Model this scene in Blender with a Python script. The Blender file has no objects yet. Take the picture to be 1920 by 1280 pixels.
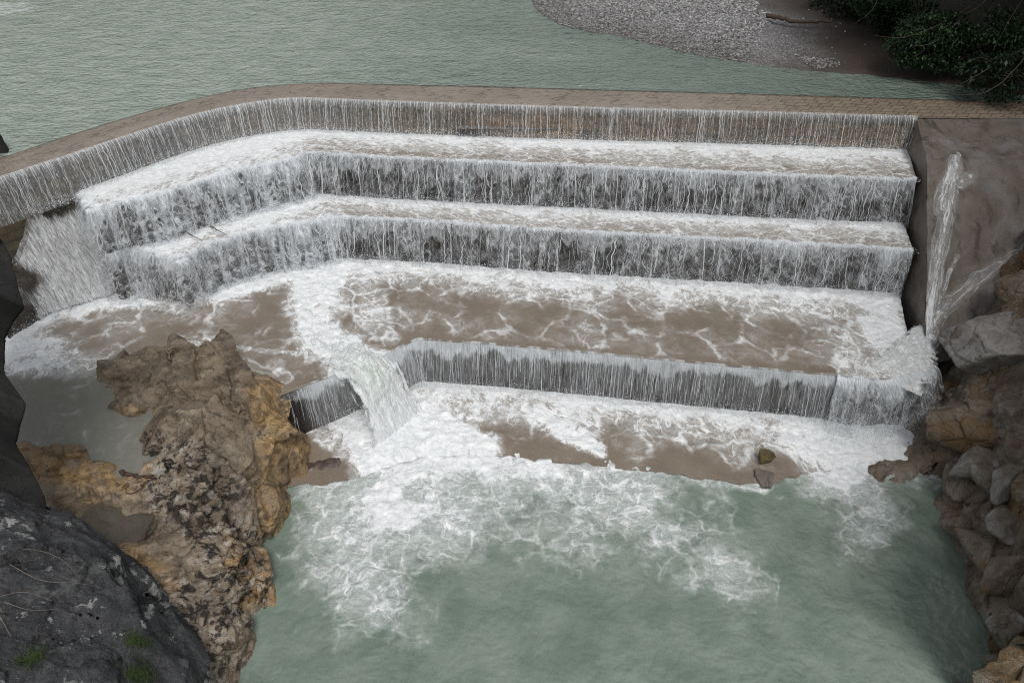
import bpy, math, random
import numpy as np
from mathutils import Vector
C = bpy.context.scene.collection
rng = np.random.default_rng(7)
random.seed(7)

# ------------------------------------------------------------------ camera maths
FPX = 1492.0; PITCH = math.radians(36); CAMZ = 15.0
Z0, Z1, Z2, Z3, Z4, ZP = 0.0, -1.86, -4.3, -6.84, -9.38, -9.72
def un(u, v, z):
    """a point of the place, surveyed from a photo position and its real height"""
    dx = (u-960)/FPX; dv = (640-v)/FPX
    d = np.array([dx, math.cos(PITCH)+dv*math.sin(PITCH), -math.sin(PITCH)+dv*math.cos(PITCH)])
    return np.array([0, 0, CAMZ]) + (z-CAMZ)/d[2]*d
def uns(L, z=None):
    return np.array([un(p[0], p[1], p[2] if z is None else z) for p in L])

# ------------------------------------------------------------------ numpy noise
def _hash(ix, iy, iz, seed):
    h = (ix*374761393 + iy*668265263 + iz*2147483647 + seed*974634777) & 0xffffffff
    h = ((h ^ (h >> 13))*1274126177) & 0xffffffff
    h = ((h ^ (h >> 16))*2246822519) & 0xffffffff
    return (h ^ (h >> 15)) & 0xffffffff
def vnoise(P, seed=0):
    P = np.asarray(P, float); i = np.floor(P).astype(np.int64); f = P-i
    u = f*f*f*(f*(f*6-15)+10); out = np.zeros(len(P))
    for dx in (0, 1):
        for dy in (0, 1):
            for dz in (0, 1):
                h = _hash(i[:, 0]+dx, i[:, 1]+dy, i[:, 2]+dz, seed)
                gx = ((h & 1023)/511.5)-1; gy = (((h >> 10) & 1023)/511.5)-1; gz = (((h >> 20) & 1023)/511.5)-1
                w = (u[:, 0] if dx else 1-u[:, 0])*(u[:, 1] if dy else 1-u[:, 1])*(u[:, 2] if dz else 1-u[:, 2])
                out += w*(gx*(f[:, 0]-dx)+gy*(f[:, 1]-dy)+gz*(f[:, 2]-dz))
    return out
def fbm(P, octv=5, seed=0, gain=.5, lac=2.03, ridged=False):
    a = 1.0; s = 0.0; out = 0; P = np.asarray(P, float)
    for k in range(octv):
        n = vnoise(P, seed+k*17)
        if ridged: n = .5-np.abs(n)*1.6
        out = out + a*n; s += a; a *= gain; P = P*lac+13.7
    return out/s
def blocks(P, seed=0, tilt=.9):
    """tilted cellular facets: broken blocky rock"""
    P = np.asarray(P, float); i = np.floor(P).astype(np.int64)
    best = np.full(len(P), 1e9); val = np.zeros(len(P)); sec = np.full(len(P), 1e9)
    for dx in (-1, 0, 1):
        for dy in (-1, 0, 1):
            for dz in (-1, 0, 1):
                h = _hash(i[:, 0]+dx, i[:, 1]+dy, i[:, 2]+dz, seed); h2 = _hash(i[:, 0]+dx, i[:, 1]+dy, i[:, 2]+dz, seed+99)
                c = np.stack([i[:, 0]+dx+(h & 1023)/1023., i[:, 1]+dy+((h >> 10) & 1023)/1023., i[:, 2]+dz+((h >> 20) & 1023)/1023.], 1)
                d = P-c; r = (d*d).sum(1)
                g = np.stack([((h2 & 1023)/511.5)-1, (((h2 >> 10) & 1023)/511.5)-1, (((h2 >> 20) & 1023)/511.5)-1], 1)
                v = (d*g).sum(1)*tilt + ((h2 >> 5) & 255)/255.-.5
                m = r < best
                sec = np.where(m, best, np.minimum(sec, r)); val = np.where(m, v, val); best = np.where(m, r, best)
    return val, np.sqrt(sec)-np.sqrt(best)
def sstep(a, b, x):
    t = np.clip((x-a)/(b-a), 0, 1); return t*t*(3-2*t)
def polydist(P, L):
    """plan distance of points to a polyline, and the position along it 0..1"""
    P = np.asarray(P)[:, :2]; L = np.asarray(L)[:, :2]
    best = np.full(len(P), 1e9); at = np.zeros(len(P)); n = len(L)-1
    for k in range(n):
        a, b = L[k], L[k+1]; ab = b-a
        t = np.clip(((P-a)@ab)/max(ab@ab, 1e-9), 0, 1)
        d = np.linalg.norm(P-(a+t[:, None]*ab), axis=1); m = d < best
        best = np.where(m, d, best); at = np.where(m, (k+t)/n, at)
    return best, at
def resample(L, n):
    L = np.asarray(L, float); d = np.r_[0, np.cumsum(np.linalg.norm(np.diff(L, axis=0), axis=1))]
    t = np.linspace(0, d[-1], n)
    return np.stack([np.interp(t, d, L[:, k]) for k in range(L.shape[1])], 1)
def smooth_line(L, it=2):
    L = np.asarray(L, float)
    for _ in range(it):
        q = [L[0]]
        for a, b in zip(L[:-1], L[1:]): q += [a*.75+b*.25, a*.25+b*.75]
        q.append(L[-1]); L = np.array(q)
    return L

# ------------------------------------------------------------------ objects
def tag(o, label=None, cat=None, group=None, kind=None):
    for k, v in (('label', label), ('category', cat), ('group', group), ('kind', kind)):
        if v: o[k] = v
    return o
def empty(name, loc=(0, 0, 0)):
    o = bpy.data.objects.new(name, None); C.objects.link(o); o.location = loc; o.empty_display_size = .3
    return o
def mesh_np(name, V, faces, mat, parent=None, attrs=None, vec=None, smooth=True):
    V = np.ascontiguousarray(V, dtype=np.float32); faces = np.ascontiguousarray(faces, dtype=np.int32); k = faces.shape[1]
    if parent is not None: V = V - np.array(parent.location, dtype=np.float32)
    me = bpy.data.meshes.new(name); me.vertices.add(len(V)); me.vertices.foreach_set('co', V.ravel())
    me.loops.add(faces.size); me.loops.foreach_set('vertex_index', faces.ravel())
    me.polygons.add(len(faces)); me.polygons.foreach_set('loop_start', np.arange(0, faces.size, k, dtype=np.int32))
    me.polygons.foreach_set('loop_total', np.full(len(faces), k, dtype=np.int32))
    me.update(calc_edges=True)
    if smooth: me.polygons.foreach_set('use_smooth', np.ones(len(faces), dtype=bool))
    for n, a in (attrs or {}).items():
        me.attributes.new(n, 'FLOAT', 'POINT').data.foreach_set('value', np.ascontiguousarray(a, dtype=np.float32))
    for n, a in (vec or {}).items():
        me.attributes.new(n, 'FLOAT_VECTOR', 'POINT').data.foreach_set('vector', np.ascontiguousarray(a, dtype=np.float32).ravel())
    me.materials.append(getattr(mat, "m", mat))
    o = bpy.data.objects.new(name, me); C.objects.link(o); o.parent = parent
    return o
def gquads(nu, nv, flip=False):
    i = np.arange(nu-1)[:, None]*nv + np.arange(nv-1)[None]
    q = np.stack([i, i+nv, i+nv+1, i+1], -1).reshape(-1, 4)
    return q[:, ::-1].copy() if flip else q
def tubes(paths, radii, seg=6):
    """tapered tubes along paths -> V, quads"""
    V = []; Q = []; o = 0
    for L, R in zip(paths, radii):
        L = np.asarray(L, float); n = len(L); T = np.gradient(L, axis=0); T /= np.linalg.norm(T, axis=1)[:, None]+1e-9
        up = np.array([.3, .2, 1.]); A = np.cross(T, up); A /= np.linalg.norm(A, axis=1)[:, None]+1e-9; B = np.cross(T, A)
        R = np.linspace(R[0], R[1], n) if len(R) == 2 else np.asarray(R)
        th = np.linspace(0, 2*math.pi, seg, endpoint=False)
        ring = L[:, None]+R[:, None, None]*(np.cos(th)[None, :, None]*A[:, None]+np.sin(th)[None, :, None]*B[:, None])
        V.append(ring.reshape(-1, 3))
        for a in range(n-1):
            for b in range(seg):
                Q.append((o+a*seg+b, o+a*seg+(b+1) % seg, o+(a+1)*seg+(b+1) % seg, o+(a+1)*seg+b))
        Q.append((o, o+1, o+2, o+3)) if seg == 4 else None
        o += n*seg
    return np.concatenate(V), np.array(Q)

# ------------------------------------------------------------------ node helper
class M:
    def __init__(s, name):
        s.m = bpy.data.materials.new(name); s.m.use_nodes = True; s.t = s.m.node_tree; s.t.nodes.clear()
        s.out = s.t.nodes.new('ShaderNodeOutputMaterial')
    def n(s, typ, **kw):
        nd = s.t.nodes.new(typ)
        for k, v in kw.items(): setattr(nd, k, v)
        return nd
    def put(s, sock, v):
        if v is None: return
        if hasattr(v, 'is_output'): s.t.links.new(v, sock)
        elif isinstance(v, (tuple, list)) and sock.type == 'RGBA' and len(v) == 3: sock.default_value = (*v, 1)
        else: sock.default_value = v
    def math(s, op, a, b=None, c=None, clamp=False):
        nd = s.n('ShaderNodeMath', operation=op, use_clamp=clamp)
        for i, v in enumerate((a, b, c)): s.put(nd.inputs[i], v)
        return nd.outputs[0]
    def add(s, *a):
        r = a[0]
        for x in a[1:]: r = s.math('ADD', r, x)
        return r
    def mul(s, a, b): return s.math('MULTIPLY', a, b)
    def vm(s, op, a, b=None):
        nd = s.n('ShaderNodeVectorMath', operation=op); s.put(nd.inputs[0], a)
        if b is not None: s.put(nd.inputs[3] if op == 'SCALE' else nd.inputs[1], b)
        return nd.outputs[0]
    def step(s, x, a, b):
        nd = s.n('ShaderNodeMapRange', interpolation_type='SMOOTHSTEP')
        s.put(nd.inputs['Value'], x); s.put(nd.inputs['From Min'], a); s.put(nd.inputs['From Max'], b)
        return nd.outputs[0]
    def mix(s, f, a, b):
        nd = s.n('ShaderNodeMix', data_type='RGBA')
        s.put(nd.inputs[0], f); s.put(nd.inputs[6], a); s.put(nd.inputs[7], b)
        return nd.outputs[2]
    def mixf(s, f, a, b):
        nd = s.n('ShaderNodeMix', data_type='FLOAT'); s.put(nd.inputs[0], f); s.put(nd.inputs[2], a); s.put(nd.inputs[3], b)
        return nd.outputs[0]
    def noise(s, vec, scale=1., detail=4., rough=.55, dist=0., col=False):
        nd = s.n('ShaderNodeTexNoise'); s.put(nd.inputs['Vector'], vec)
        nd.inputs['Scale'].default_value = scale; nd.inputs['Detail'].default_value = detail
        nd.inputs['Roughness'].default_value = rough; nd.inputs['Distortion'].default_value = dist
        return nd.outputs['Color' if col else 'Fac']
    def voro(s, vec, scale=1., feat='DISTANCE_TO_EDGE', rnd=1., out='Distance'):
        nd = s.n('ShaderNodeTexVoronoi', feature=feat); s.put(nd.inputs['Vector'], vec)
        nd.inputs['Scale'].default_value = scale; nd.inputs['Randomness'].default_value = rnd
        return nd.outputs[out]
    def attr(s, name, out='Fac'): return s.n('ShaderNodeAttribute', attribute_name=name).outputs[out]
    def obj(s): return s.n('ShaderNodeTexCoord').outputs['Object']
    def pos(s): return s.n('ShaderNodeNewGeometry').outputs['Position']
    def ramp(s, f, stops):
        nd = s.n('ShaderNodeValToRGB'); e = nd.color_ramp.elements
        while len(e) < len(stops): e.new(.5)
        for k, (p, c) in enumerate(stops): e[k].position = p; e[k].color = (*c, 1)
        s.put(nd.inputs[0], f); return nd.outputs[0]
    def warp(s, vec, scale, amt, detail=3.):
        c = s.noise(vec, scale, detail, col=True)
        return s.vm('ADD', vec, s.vm('SCALE', s.vm('SUBTRACT', c, (.5, .5, .5)), amt))
    def bump(s, h, dist=.1, strength=1., normal=None):
        nd = s.n('ShaderNodeBump'); s.put(nd.inputs['Height'], h); nd.inputs['Distance'].default_value = dist
        nd.inputs['Strength'].default_value = strength; s.put(nd.inputs['Normal'], normal)
        return nd.outputs[0]
    def bsdf(s, col, rough=.6, normal=None, alpha=None, spec=None, trans=None, finish=True):
        b = s.n('ShaderNodeBsdfPrincipled'); s.put(b.inputs['Base Color'], col); s.put(b.inputs['Roughness'], rough)
        s.put(b.inputs['Normal'], normal); s.put(b.inputs['Alpha'], alpha); s.put(b.inputs['Specular IOR Level'], spec)
        if finish: s.t.links.new(b.outputs[0], s.out.inputs[0])
        return b

FOAM = (.84, .88, .92)
def foam_mat(name, water, water2, scale=1.0, stretch=(1, 1, 1), vec=None, film=.30, ripple=.02, rscale=3., bumpd=.03, wrough=.08, spec=.5, rstretch=(1, 1, 1), lace=.62, gain=1., solid=(.62, 1.05), veil=False, edge=False, tint=None, rfine=.35, alpha=None):
    """water with lacy foam on it: 'd' is how churned the water is there, 'st' runs along and across the flow"""
    m = M(name); P0 = m.attr('st', 'Vector') if vec is None else m.pos()
    P = m.vm('MULTIPLY', P0, stretch); d = m.attr('d')
    W = m.warp(P, .7*scale, 1.0/scale, 2); W2 = m.warp(W, 2.6*scale, .34/scale, 2)
    big = m.noise(P, .45*scale, 2); n = m.noise(W2, 1.9*scale, 7, .70)
    dens = m.add(d, m.mul(m.math('SUBTRACT', big, .5), .55))
    br = m.step(m.noise(P, 1.3*scale, 2), .36, .62)                  # where the threads break off
    l1 = m.mul(m.math('SUBTRACT', 1., m.step(m.voro(W2, lace*scale), 0., .085)), br)
    v2 = m.math('SUBTRACT', 1., m.step(m.math('ABSOLUTE', m.math('SUBTRACT', m.noise(W2, 1.15*scale, 3, .5), .5)), 0., .035))
    v3 = m.math('SUBTRACT', 1., m.step(m.math('ABSOLUTE', m.math('SUBTRACT', m.noise(W, 4.2*scale, 4, .6), .5)), 0., .06))
    sol = m.step(m.add(dens, m.mul(m.math('SUBTRACT', n, .5), 1.7)), solid[0], solid[1])
    fl = m.mul(m.step(m.add(dens, m.mul(m.math('SUBTRACT', n, .5), 1.1)), .02, .60), film)
    foam = m.add(m.math('MAXIMUM', sol, fl), m.mul(m.mul(l1, m.step(dens, .0, .30)), .62*gain), m.mul(m.mul(v2, m.step(dens, .18, .50)), .50*gain), m.mul(m.mul(v3, m.step(dens, .38, .75)), .38*gain))
    hn = m.noise(W2, 6.5*scale, 5, .75)                              # gaps between the bubbles
    foam = m.mul(m.math('MINIMUM', foam, 1.), m.add(.56, m.mul(m.step(m.add(hn, m.mul(dens, .10)), .38, .60), .44)))
    FO = m.mix(m.step(m.noise(W2, 3.1*scale, 5, .7), .34, .66), (.74, .78, .81), (.95, .96, .97))
    rp = m.vm('MULTIPLY', P0, rstretch)
    wc = m.mix(m.step(m.noise(m.warp(rp, .5, 1.), .6, 3), .3, .7), water, water2)
    gr = m.noise(rp, 14., 3, .75); wc = m.mix(m.mul(m.step(gr, .62, .40), .28), wc, m.vm('SCALE', wc, .55))
    if tint: wc = m.mix(m.attr('tint'), wc, tint)
    rip = m.add(m.noise(m.warp(rp, rscale*.4, .8/rscale, 2), rscale, 3, .6), m.mul(m.noise(rp, rscale*4, 2), rfine))
    h = m.add(m.mul(rip, ripple), m.mul(m.mul(m.step(d, .1, .8), m.add(n, m.mul(hn, .5))), bumpd*2.0))
    bm = m.bump(h, 1., 1.)
    if veil:
        b = m.bsdf(FO, .6, bm, alpha=m.mul(foam, .93))
    else:
        al = m.step(m.add(m.attr('edge'), m.mul(m.math('SUBTRACT', n, .5), 1.6)), .22, .5) if edge else alpha
        m.bsdf(m.mix(foam, wc, FO), m.mixf(foam, wrough, .75), bm, spec=spec, alpha=al)
    return m.m

def curtain_mat(name, mode):
    """falling water: strands and torn lace, open between"""
    m = M(name); P = m.attr('st', 'Vector'); tn = m.attr('tn'); d = m.attr('d')
    sx = m.n('ShaderNodeSeparateXYZ'); m.put(sx.inputs[0], P); s, t = sx.outputs[0], sx.outputs[1]
    def V(a, b, ss=None):
        c = m.n('ShaderNodeCombineXYZ'); m.put(c.inputs[0], m.mul(s if ss is None else ss, a)); m.put(c.inputs[1], m.mul(t, b)); return c.outputs[0]
    def v1(ss, sc):
        nd = m.n('ShaderNodeTexVoronoi', voronoi_dimensions='1D', feature='F1'); m.put(nd.inputs['W'], ss); nd.inputs['Scale'].default_value = sc; return nd.outputs['Distance']
    def vein(vec, sc, det, w): return m.math('SUBTRACT', 1., m.step(m.math('ABSOLUTE', m.math('SUBTRACT', m.noise(vec, sc, det, .55), .5)), 0., w))
    if mode == 'thin':
        s2 = m.add(s, m.mul(m.math('SUBTRACT', m.noise(V(1.8, 2.4), 1, 4, .65), .5), .22))
        st1 = m.math('SUBTRACT', 1., m.step(v1(s2, 3.4), .02, .11)); st2 = m.math('SUBTRACT', 1., m.step(v1(s2, 8.0), .04, .26))
        bead = m.noise(V(10, 5), 1, 4, .7); fine = m.noise(V(22, 2.2), 1, 3, .7); brk = m.step(m.noise(V(2.4, .8), 1, 3), .40, .58)
        top = m.math('SUBTRACT', 1., m.step(tn, .0, .34))
        f = m.add(m.mul(st1, m.add(.35, m.mul(brk, .5))), m.mul(m.mul(st2, .62), m.step(bead, .42, .62)), m.mul(m.math('SUBTRACT', bead, .5), .8), m.mul(top, .42), m.mul(m.math('SUBTRACT', fine, .5), .9), m.mul(d, .5), -.04)
        a = m.math('MAXIMUM', m.mul(m.step(f, .30, 1.05), .55), m.mul(m.step(f, -.25, .4), .14)); h = f
    else:
        fr = mode == 'fringe'
        s2 = m.add(s, m.mul(m.math('SUBTRACT', m.noise(V(1.3, .9), 1, 4, .6), .5), .55 if not fr else .12))
        q = m.warp(V(1, .42), 1.8, .30, 3)
        scal = m.math('SUBTRACT', m.noise(m.warp(V(1., .25), 1.5, .5), 1.0, 4, .62), .5)
        dep = m.add(tn, m.mul(scal, -1.5 if not fr else -1.0))                       # how far below the torn edge of the sheet
        sheet = m.math('SUBTRACT', 1., m.step(dep, .10, .38)); edge = m.mul(m.step(dep, .0, .24), m.math('SUBTRACT', 1., m.step(dep, .24, .34)))
        strand = m.noise(V(14 if not fr else 24, .85 if not fr else .6, s2), 1, 5, .72); thin = m.noise(V(32, 1.3, s2), 1, 3, .7)
        st1 = m.math('SUBTRACT', 1., m.step(v1(s2, 2.1), .02, .12)); brk = m.step(m.noise(V(2.2, .9), 1, 3), .42, .58)
        ve = vein(q, 2.9, 3, .040); ve2 = vein(m.warp(V(1, .45), 3, .2), 6.8, 3, .06)
        rag = m.noise(q, 3.2, 6, .7)
        if fr:
            f = m.add(d, .10, m.mul(sheet, .22), m.mul(m.math('SUBTRACT', tn, .5), -.30), m.mul(m.math('SUBTRACT', strand, .5), 1.7), m.mul(m.math('SUBTRACT', thin, .5), 1.4), m.mul(edge, .22), m.mul(m.mul(ve, edge), .25))
            a = m.mul(m.step(f, .12, .95), .62)
        else:
            c1 = v1(m.add(s2, m.mul(m.noise(V(.5, .2), 1, 2), 1.2)), .95); lobe = m.math('SUBTRACT', .26, m.mul(m.mul(c1, c1), .75))
            thr = m.add(-.20, lobe, m.mul(m.noise(m.warp(V(.8, .15), 1.5, .5), 1., 5, .7), 1.15), m.mul(d, .25), -.29); e = m.math('SUBTRACT', tn, thr)
            inside = m.math('SUBTRACT', 1., m.step(e, -.22, .05)); rim = m.mul(m.step(e, -.12, -.02), m.math('SUBTRACT', 1., m.step(e, .0, .05)))
            f = m.add(d, m.mul(m.math('SUBTRACT', strand, .5), 1.3), m.mul(m.math('SUBTRACT', thin, .5), .6), m.mul(m.math('SUBTRACT', rag, .5), 1.0), m.mul(ve2, .2))
            tex = m.step(m.add(strand, m.mul(thin, .6)), .62, 1.08)
            body = m.mul(inside, m.add(.08, m.mul(tex, .45), m.mul(m.step(f, .0, .7), .55), m.mul(ve, .25)))
            lip_ = m.math('SUBTRACT', 1., m.step(tn, .02, .10))
            clump = m.mul(m.step(f, .52, .95), .9)
            hole = m.step(m.add(m.noise(m.warp(V(.9, .5), 1.6, .5), 1., 3), m.mul(tn, -.2), m.mul(d, .4)), .28, .55)
            veil = m.mul(hole, m.mul(m.add(.02, m.mul(tex, .36)), m.add(1., m.mul(tn, -.55))))
            a = m.math('MAXIMUM', m.math('MAXIMUM', clump, m.math('MINIMUM', m.add(body, m.mul(rim, .22), m.mul(lip_, .35)), .97)), m.math('MAXIMUM', veil, m.mul(m.add(ve, m.mul(ve2, .6)), m.mul(m.add(hole, .3), .38))))
        if fr: a = m.math('MAXIMUM', a, m.mul(m.step(f, .0, .40), .20))
        h = f
    b = m.bsdf(FOAM, .6, None, finish=False)
    tl = m.n('ShaderNodeBsdfTranslucent'); m.put(tl.inputs[0], FOAM)
    mx = m.n('ShaderNodeMixShader'); mx.inputs[0].default_value = .25; m.t.links.new(b.outputs[0], mx.inputs[1]); m.t.links.new(tl.outputs[0], mx.inputs[2])
    tr = m.n('ShaderNodeBsdfTransparent'); m2 = m.n('ShaderNodeMixShader'); m.put(m2.inputs[0], a)
    m.t.links.new(tr.outputs[0], m2.inputs[1]); m.t.links.new(mx.outputs[0], m2.inputs[2]); m.t.links.new(m2.outputs[0], m.out.inputs[0])
    return m.m

def rock_mat(name, cols, stain=(.02, .017, .014), stain_amt=.5, pale=(.5, .48, .45), pale_amt=.5, scale=1., strata=None, rough=.6, warm=None, bump=.06):
    m = M(name); P = m.obj(); W = m.warp(P, .8*scale, .7)
    c = m.ramp(m.noise(W, .7*scale, 6, .62), [(.30, cols[0]), (.48, cols[1]), (.66, cols[2])])
    if warm: c = m.mix(m.step(m.noise(m.vm('ADD', P, (31, 7, 3)), .42*scale, 4, .6), .50, .62), c, warm)
    SP = W if strata is None else m.vm('MULTIPLY', W, strata)
    n1 = m.noise(SP, 2.2*scale, 8, .68); n2 = m.noise(m.vm('ADD', SP, (5, 9, 2)), 3.4*scale, 8, .7); fine = m.noise(P, 14*scale, 5, .7)
    c = m.mix(m.mul(m.step(n2, .54, .66), pale_amt), c, pale)
    c = m.mix(m.mul(m.step(n1, .55, .68), stain_amt), c, stain)
    c = m.mix(m.mul(m.step(fine, .35, .75), .45), c, m.mix(.5, c, (.02, .02, .02)))
    crk = m.step(m.voro(m.warp(SP, 1.5*scale, .5), 1.1*scale), 0., .03)
    h = m.add(m.mul(n1, .9), m.mul(fine, .35), m.mul(crk, .25), m.mul(m.noise(P, 40*scale, 3), .12))
    m.bsdf(c, rough, m.bump(h, bump*2.2, 1.), spec=.4)
    return m.m

m_moss = rock_mat('mossy_rock_face', [(.06, .045, .02), (.13, .10, .04), (.20, .16, .07)], stain_amt=.7, pale=(.10, .12, .03), pale_amt=.6, scale=2.5, bump=.03)
def outcrop_mat():
    m = M('outcrop_limestone'); P = m.obj(); W = m.warp(P, .8, .6); pa, oc, mo = m.attr('pale'), m.attr('ochre'), m.attr('mossy')
    n0 = m.noise(W, .8, 6, .62); fine = m.noise(P, 13, 5, .7); n1 = m.noise(m.vm('MULTIPLY', W, (1, 1, 1.8)), 2.1, 8, .68); n2 = m.noise(m.vm('ADD', W, (5, 9, 2)), 2.9, 8, .72)
    c = m.ramp(n0, [(.30, (.135, .10, .067)), (.47, (.23, .178, .122)), (.66, (.34, .28, .21))])
    c = m.mix(m.mul(oc, m.step(m.noise(W, 1.2, 6, .65), .32, .58)), c, m.mix(m.step(n2, .4, .65), (.30, .185, .075), (.48, .33, .17)))
    c = m.mix(m.mul(m.mul(pa, .8), m.step(n2, .47, .60)), c, (.46, .43, .39))
    c = m.mix(m.step(m.noise(W, 3.3, 6, .7), .62, .72), c, (.38, .33, .27))
    dk = m.noise(m.vm('ADD', W, (17, 3, 8)), .55, 5, .65); c = m.mix(m.mul(m.step(dk, .50, .62), .55), c, (.075, .055, .038))
    c = m.mix(m.mul(m.math('MAXIMUM', m.mul(pa, .95), m.add(.5, m.mul(mo, .5))), m.step(m.add(n1, m.mul(pa, .03)), .52, .59)), c, (.016, .012, .009))
    c = m.mix(m.mul(m.step(fine, .38, .72), .5), c, m.mix(.6, c, (.015, .012, .01)))
    ln = m.math('ABSOLUTE', m.math('SUBTRACT', m.noise(W, 1.3, 4, .55), .5)); crk = m.step(ln, 0., .012)
    c = m.mix(m.mul(m.math('SUBTRACT', 1., crk), m.step(n2, .52, .62)), c, (.02, .015, .01))
    h = m.add(m.mul(n1, .45), m.mul(fine, .4), m.mul(crk, .25), m.mul(m.noise(P, 38, 3), .15))
    m.bsdf(c, m.mixf(m.step(n1, .4, .6), .28, .6), m.bump(h, .12, 1.), spec=.5); return m.m

def simple_mat(name, a, b, scale=3., rough=.8, bump=.02, stretch=(1, 1, 1), detail=6):
    m = M(name); P = m.vm('MULTIPLY', m.obj(), stretch); n = m.noise(P, scale, detail, .65)
    m.bsdf(m.mix(m.step(n, .3, .7), a, b), rough, m.bump(n, bump, 1.))
    return m.m

# ------------------------------------------------------------------ world and light
sc = bpy.context.scene
w = bpy.data.worlds.new('World'); sc.world = w; w.use_nodes = True; nt = w.node_tree; nt.nodes.clear()
SUN_EL, SUN_AZ = math.radians(56), math.radians(165)          # azimuth measured from +Y clockwise
sky = nt.nodes.new('ShaderNodeTexSky'); sky.sky_type = 'NISHITA'; sky.sun_disc = False
sky.sun_elevation = SUN_EL; sky.sun_rotation = SUN_AZ; sky.air_density = 1.; sky.dust_density = 4.; sky.ozone_density = 1.
hs = nt.nodes.new('ShaderNodeHueSaturation'); hs.inputs['Saturation'].default_value = .22
bg = nt.nodes.new('ShaderNodeBackground'); bg.inputs['Strength'].default_value = .105
wo = nt.nodes.new('ShaderNodeOutputWorld')
nt.links.new(sky.outputs[0], hs.inputs['Color']); nt.links.new(hs.outputs[0], bg.inputs[0]); nt.links.new(bg.outputs[0], wo.inputs[0])
sl = bpy.data.lights.new('sun', 'SUN'); sl.energy = 1.5; sl.angle = math.radians(18); sl.color = (1, .97, .93)
so = bpy.data.objects.new('sun', sl); C.objects.link(so)
sd = Vector((math.sin(SUN_AZ)*math.cos(SUN_EL), math.cos(SUN_AZ)*math.cos(SUN_EL), math.sin(SUN_EL)))
so.rotation_euler = (-sd).to_track_quat('-Z', 'Y').to_euler(); so.location = (0, 20, 60)
cam = bpy.data.cameras.new('camera'); co = bpy.data.objects.new('camera', cam); C.objects.link(co); sc.camera = co
co.location = (0, 0, CAMZ); co.rotation_euler = (math.pi/2-PITCH, 0, 0)
cam.sensor_width = 36; cam.lens = FPX/1920*36; cam.clip_end = 2000; cam.clip_start = .1
sc.view_settings.view_transform = 'Standard'; sc.view_settings.look = 'None'; sc.view_settings.gamma = 1
sc.view_settings.exposure = 0.0
sc.render.engine = 'CYCLES'
cy = sc.cycles; cy.max_bounces = 6; cy.diffuse_bounces = 3; cy.glossy_bounces = 3; cy.transparent_max_bounces = 16; cy.transmission_bounces = 3
cy.use_denoising = True; cy.denoising_prefilter = 'NONE'; cy.filter_width = 1.1; cy.caustics_reflective = False; cy.caustics_refractive = False; cy.sample_clamp_indirect = 4

# ------------------------------------------------------------------ materials
m_wall1 = M('wall_stone')
def _wall():
    m = m_wall1; P = m.attr('st', 'Vector'); W = m.warp(P, 2, .12)
    br = m.n('ShaderNodeTexBrick'); m.put(br.inputs['Vector'], W); br.inputs['Scale'].default_value = 1.; br.inputs['Brick Width'].default_value = .8
    br.inputs['Row Height'].default_value = .42; br.inputs['Mortar Size'].default_value = .02; br.inputs['Color1'].default_value = (1, 1, 1, 1); br.inputs['Color2'].default_value = (.6, .6, .6, 1); br.inputs['Mortar'].default_value = (.35, .35, .35, 1)
    big = m.noise(m.vm('MULTIPLY', P, (.22, .5, 1)), 1, 4, .6); d = m.attr('d')
    c = m.mix(m.step(big, .35, .6), (.075, .07, .055), (.17, .125, .075)); c = m.mix(m.mul(d, m.step(m.noise(P, .8, 4), .3, .6)), c, (.32, .20, .10))
    n = m.noise(W, 3, 7, .7); c = m.mix(m.step(n, .3, .75), m.mix(.6, c, (.02, .018, .014)), c)
    mm = m.n('ShaderNodeMix', data_type='RGBA', blend_type='MULTIPLY'); mm.inputs[0].default_value = .7; m.put(mm.inputs[6], c); m.put(mm.inputs[7], br.outputs[0])
    m.bsdf(mm.outputs[2], .45, m.bump(m.add(n, br.outputs['Fac']), .06, 1.))
    return m.m
m_wall1 = _wall()
m_crest = M('crest_paving')
def _crest():
    m = m_crest; P = m.attr('st', 'Vector'); br = m.n('ShaderNodeTexBrick'); m.put(br.inputs['Vector'], m.warp(P, 1.5, .10)); br.offset = .5
    br.inputs['Scale'].default_value = 1.; br.inputs['Brick Width'].default_value = .62; br.inputs['Row Height'].default_value = .5; br.inputs['Mortar Size'].default_value = .035; br.inputs['Mortar Smooth'].default_value = .5
    br.inputs['Color1'].default_value = (.30, .24, .175, 1); br.inputs['Color2'].default_value = (.24, .19, .14, 1); br.inputs['Mortar'].default_value = (.10, .078, .055, 1)
    n = m.noise(P, 2.5, 6, .65)
    flow = m.math('SUBTRACT', 1., m.attr('d'))                     # deeper film of water towards the left
    pl = m.mix(m.step(m.noise(P, .25, 3), .3, .7), (.31, .27, .225), (.26, .222, .18))
    # oblique ripple lines in the thin film
    q = m.warp(P, .9, .5); rp = m.n('ShaderNodeTexVoronoi', feature='DISTANCE_TO_EDGE'); m.put(rp.inputs['Vector'], m.vm('MULTIPLY', q, (.9, 2.4, 1))); rp.inputs['Scale'].default_value = 1.3
    ln = m.math('SUBTRACT', 1., m.step(rp.outputs[0], 0., .10)); ln = m.mul(ln, m.step(m.noise(P, 1.1, 3), .42, .6))
    c = m.mix(m.mul(flow, .96), br.outputs[0], pl); c = m.mix(m.mul(m.mul(ln, flow), .5), c, (.13, .095, .07))
    c = m.mix(m.mul(m.step(n, .5, .8), .35), c, (.14, .10, .07))
    h = m.add(m.mul(m.noise(m.vm('MULTIPLY', P, (1.2, 3, 1)), 3.5, 4), .05), m.mul(ln, -.05), m.mul(br.outputs['Fac'], -.02))
    m.bsdf(c, .10, m.bump(h, 1., .9), spec=.5); return m.m
m_crest = _crest()
BEIGE, BEIGE2 = (.255, .212, .167), (.215, .175, .135)
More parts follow.
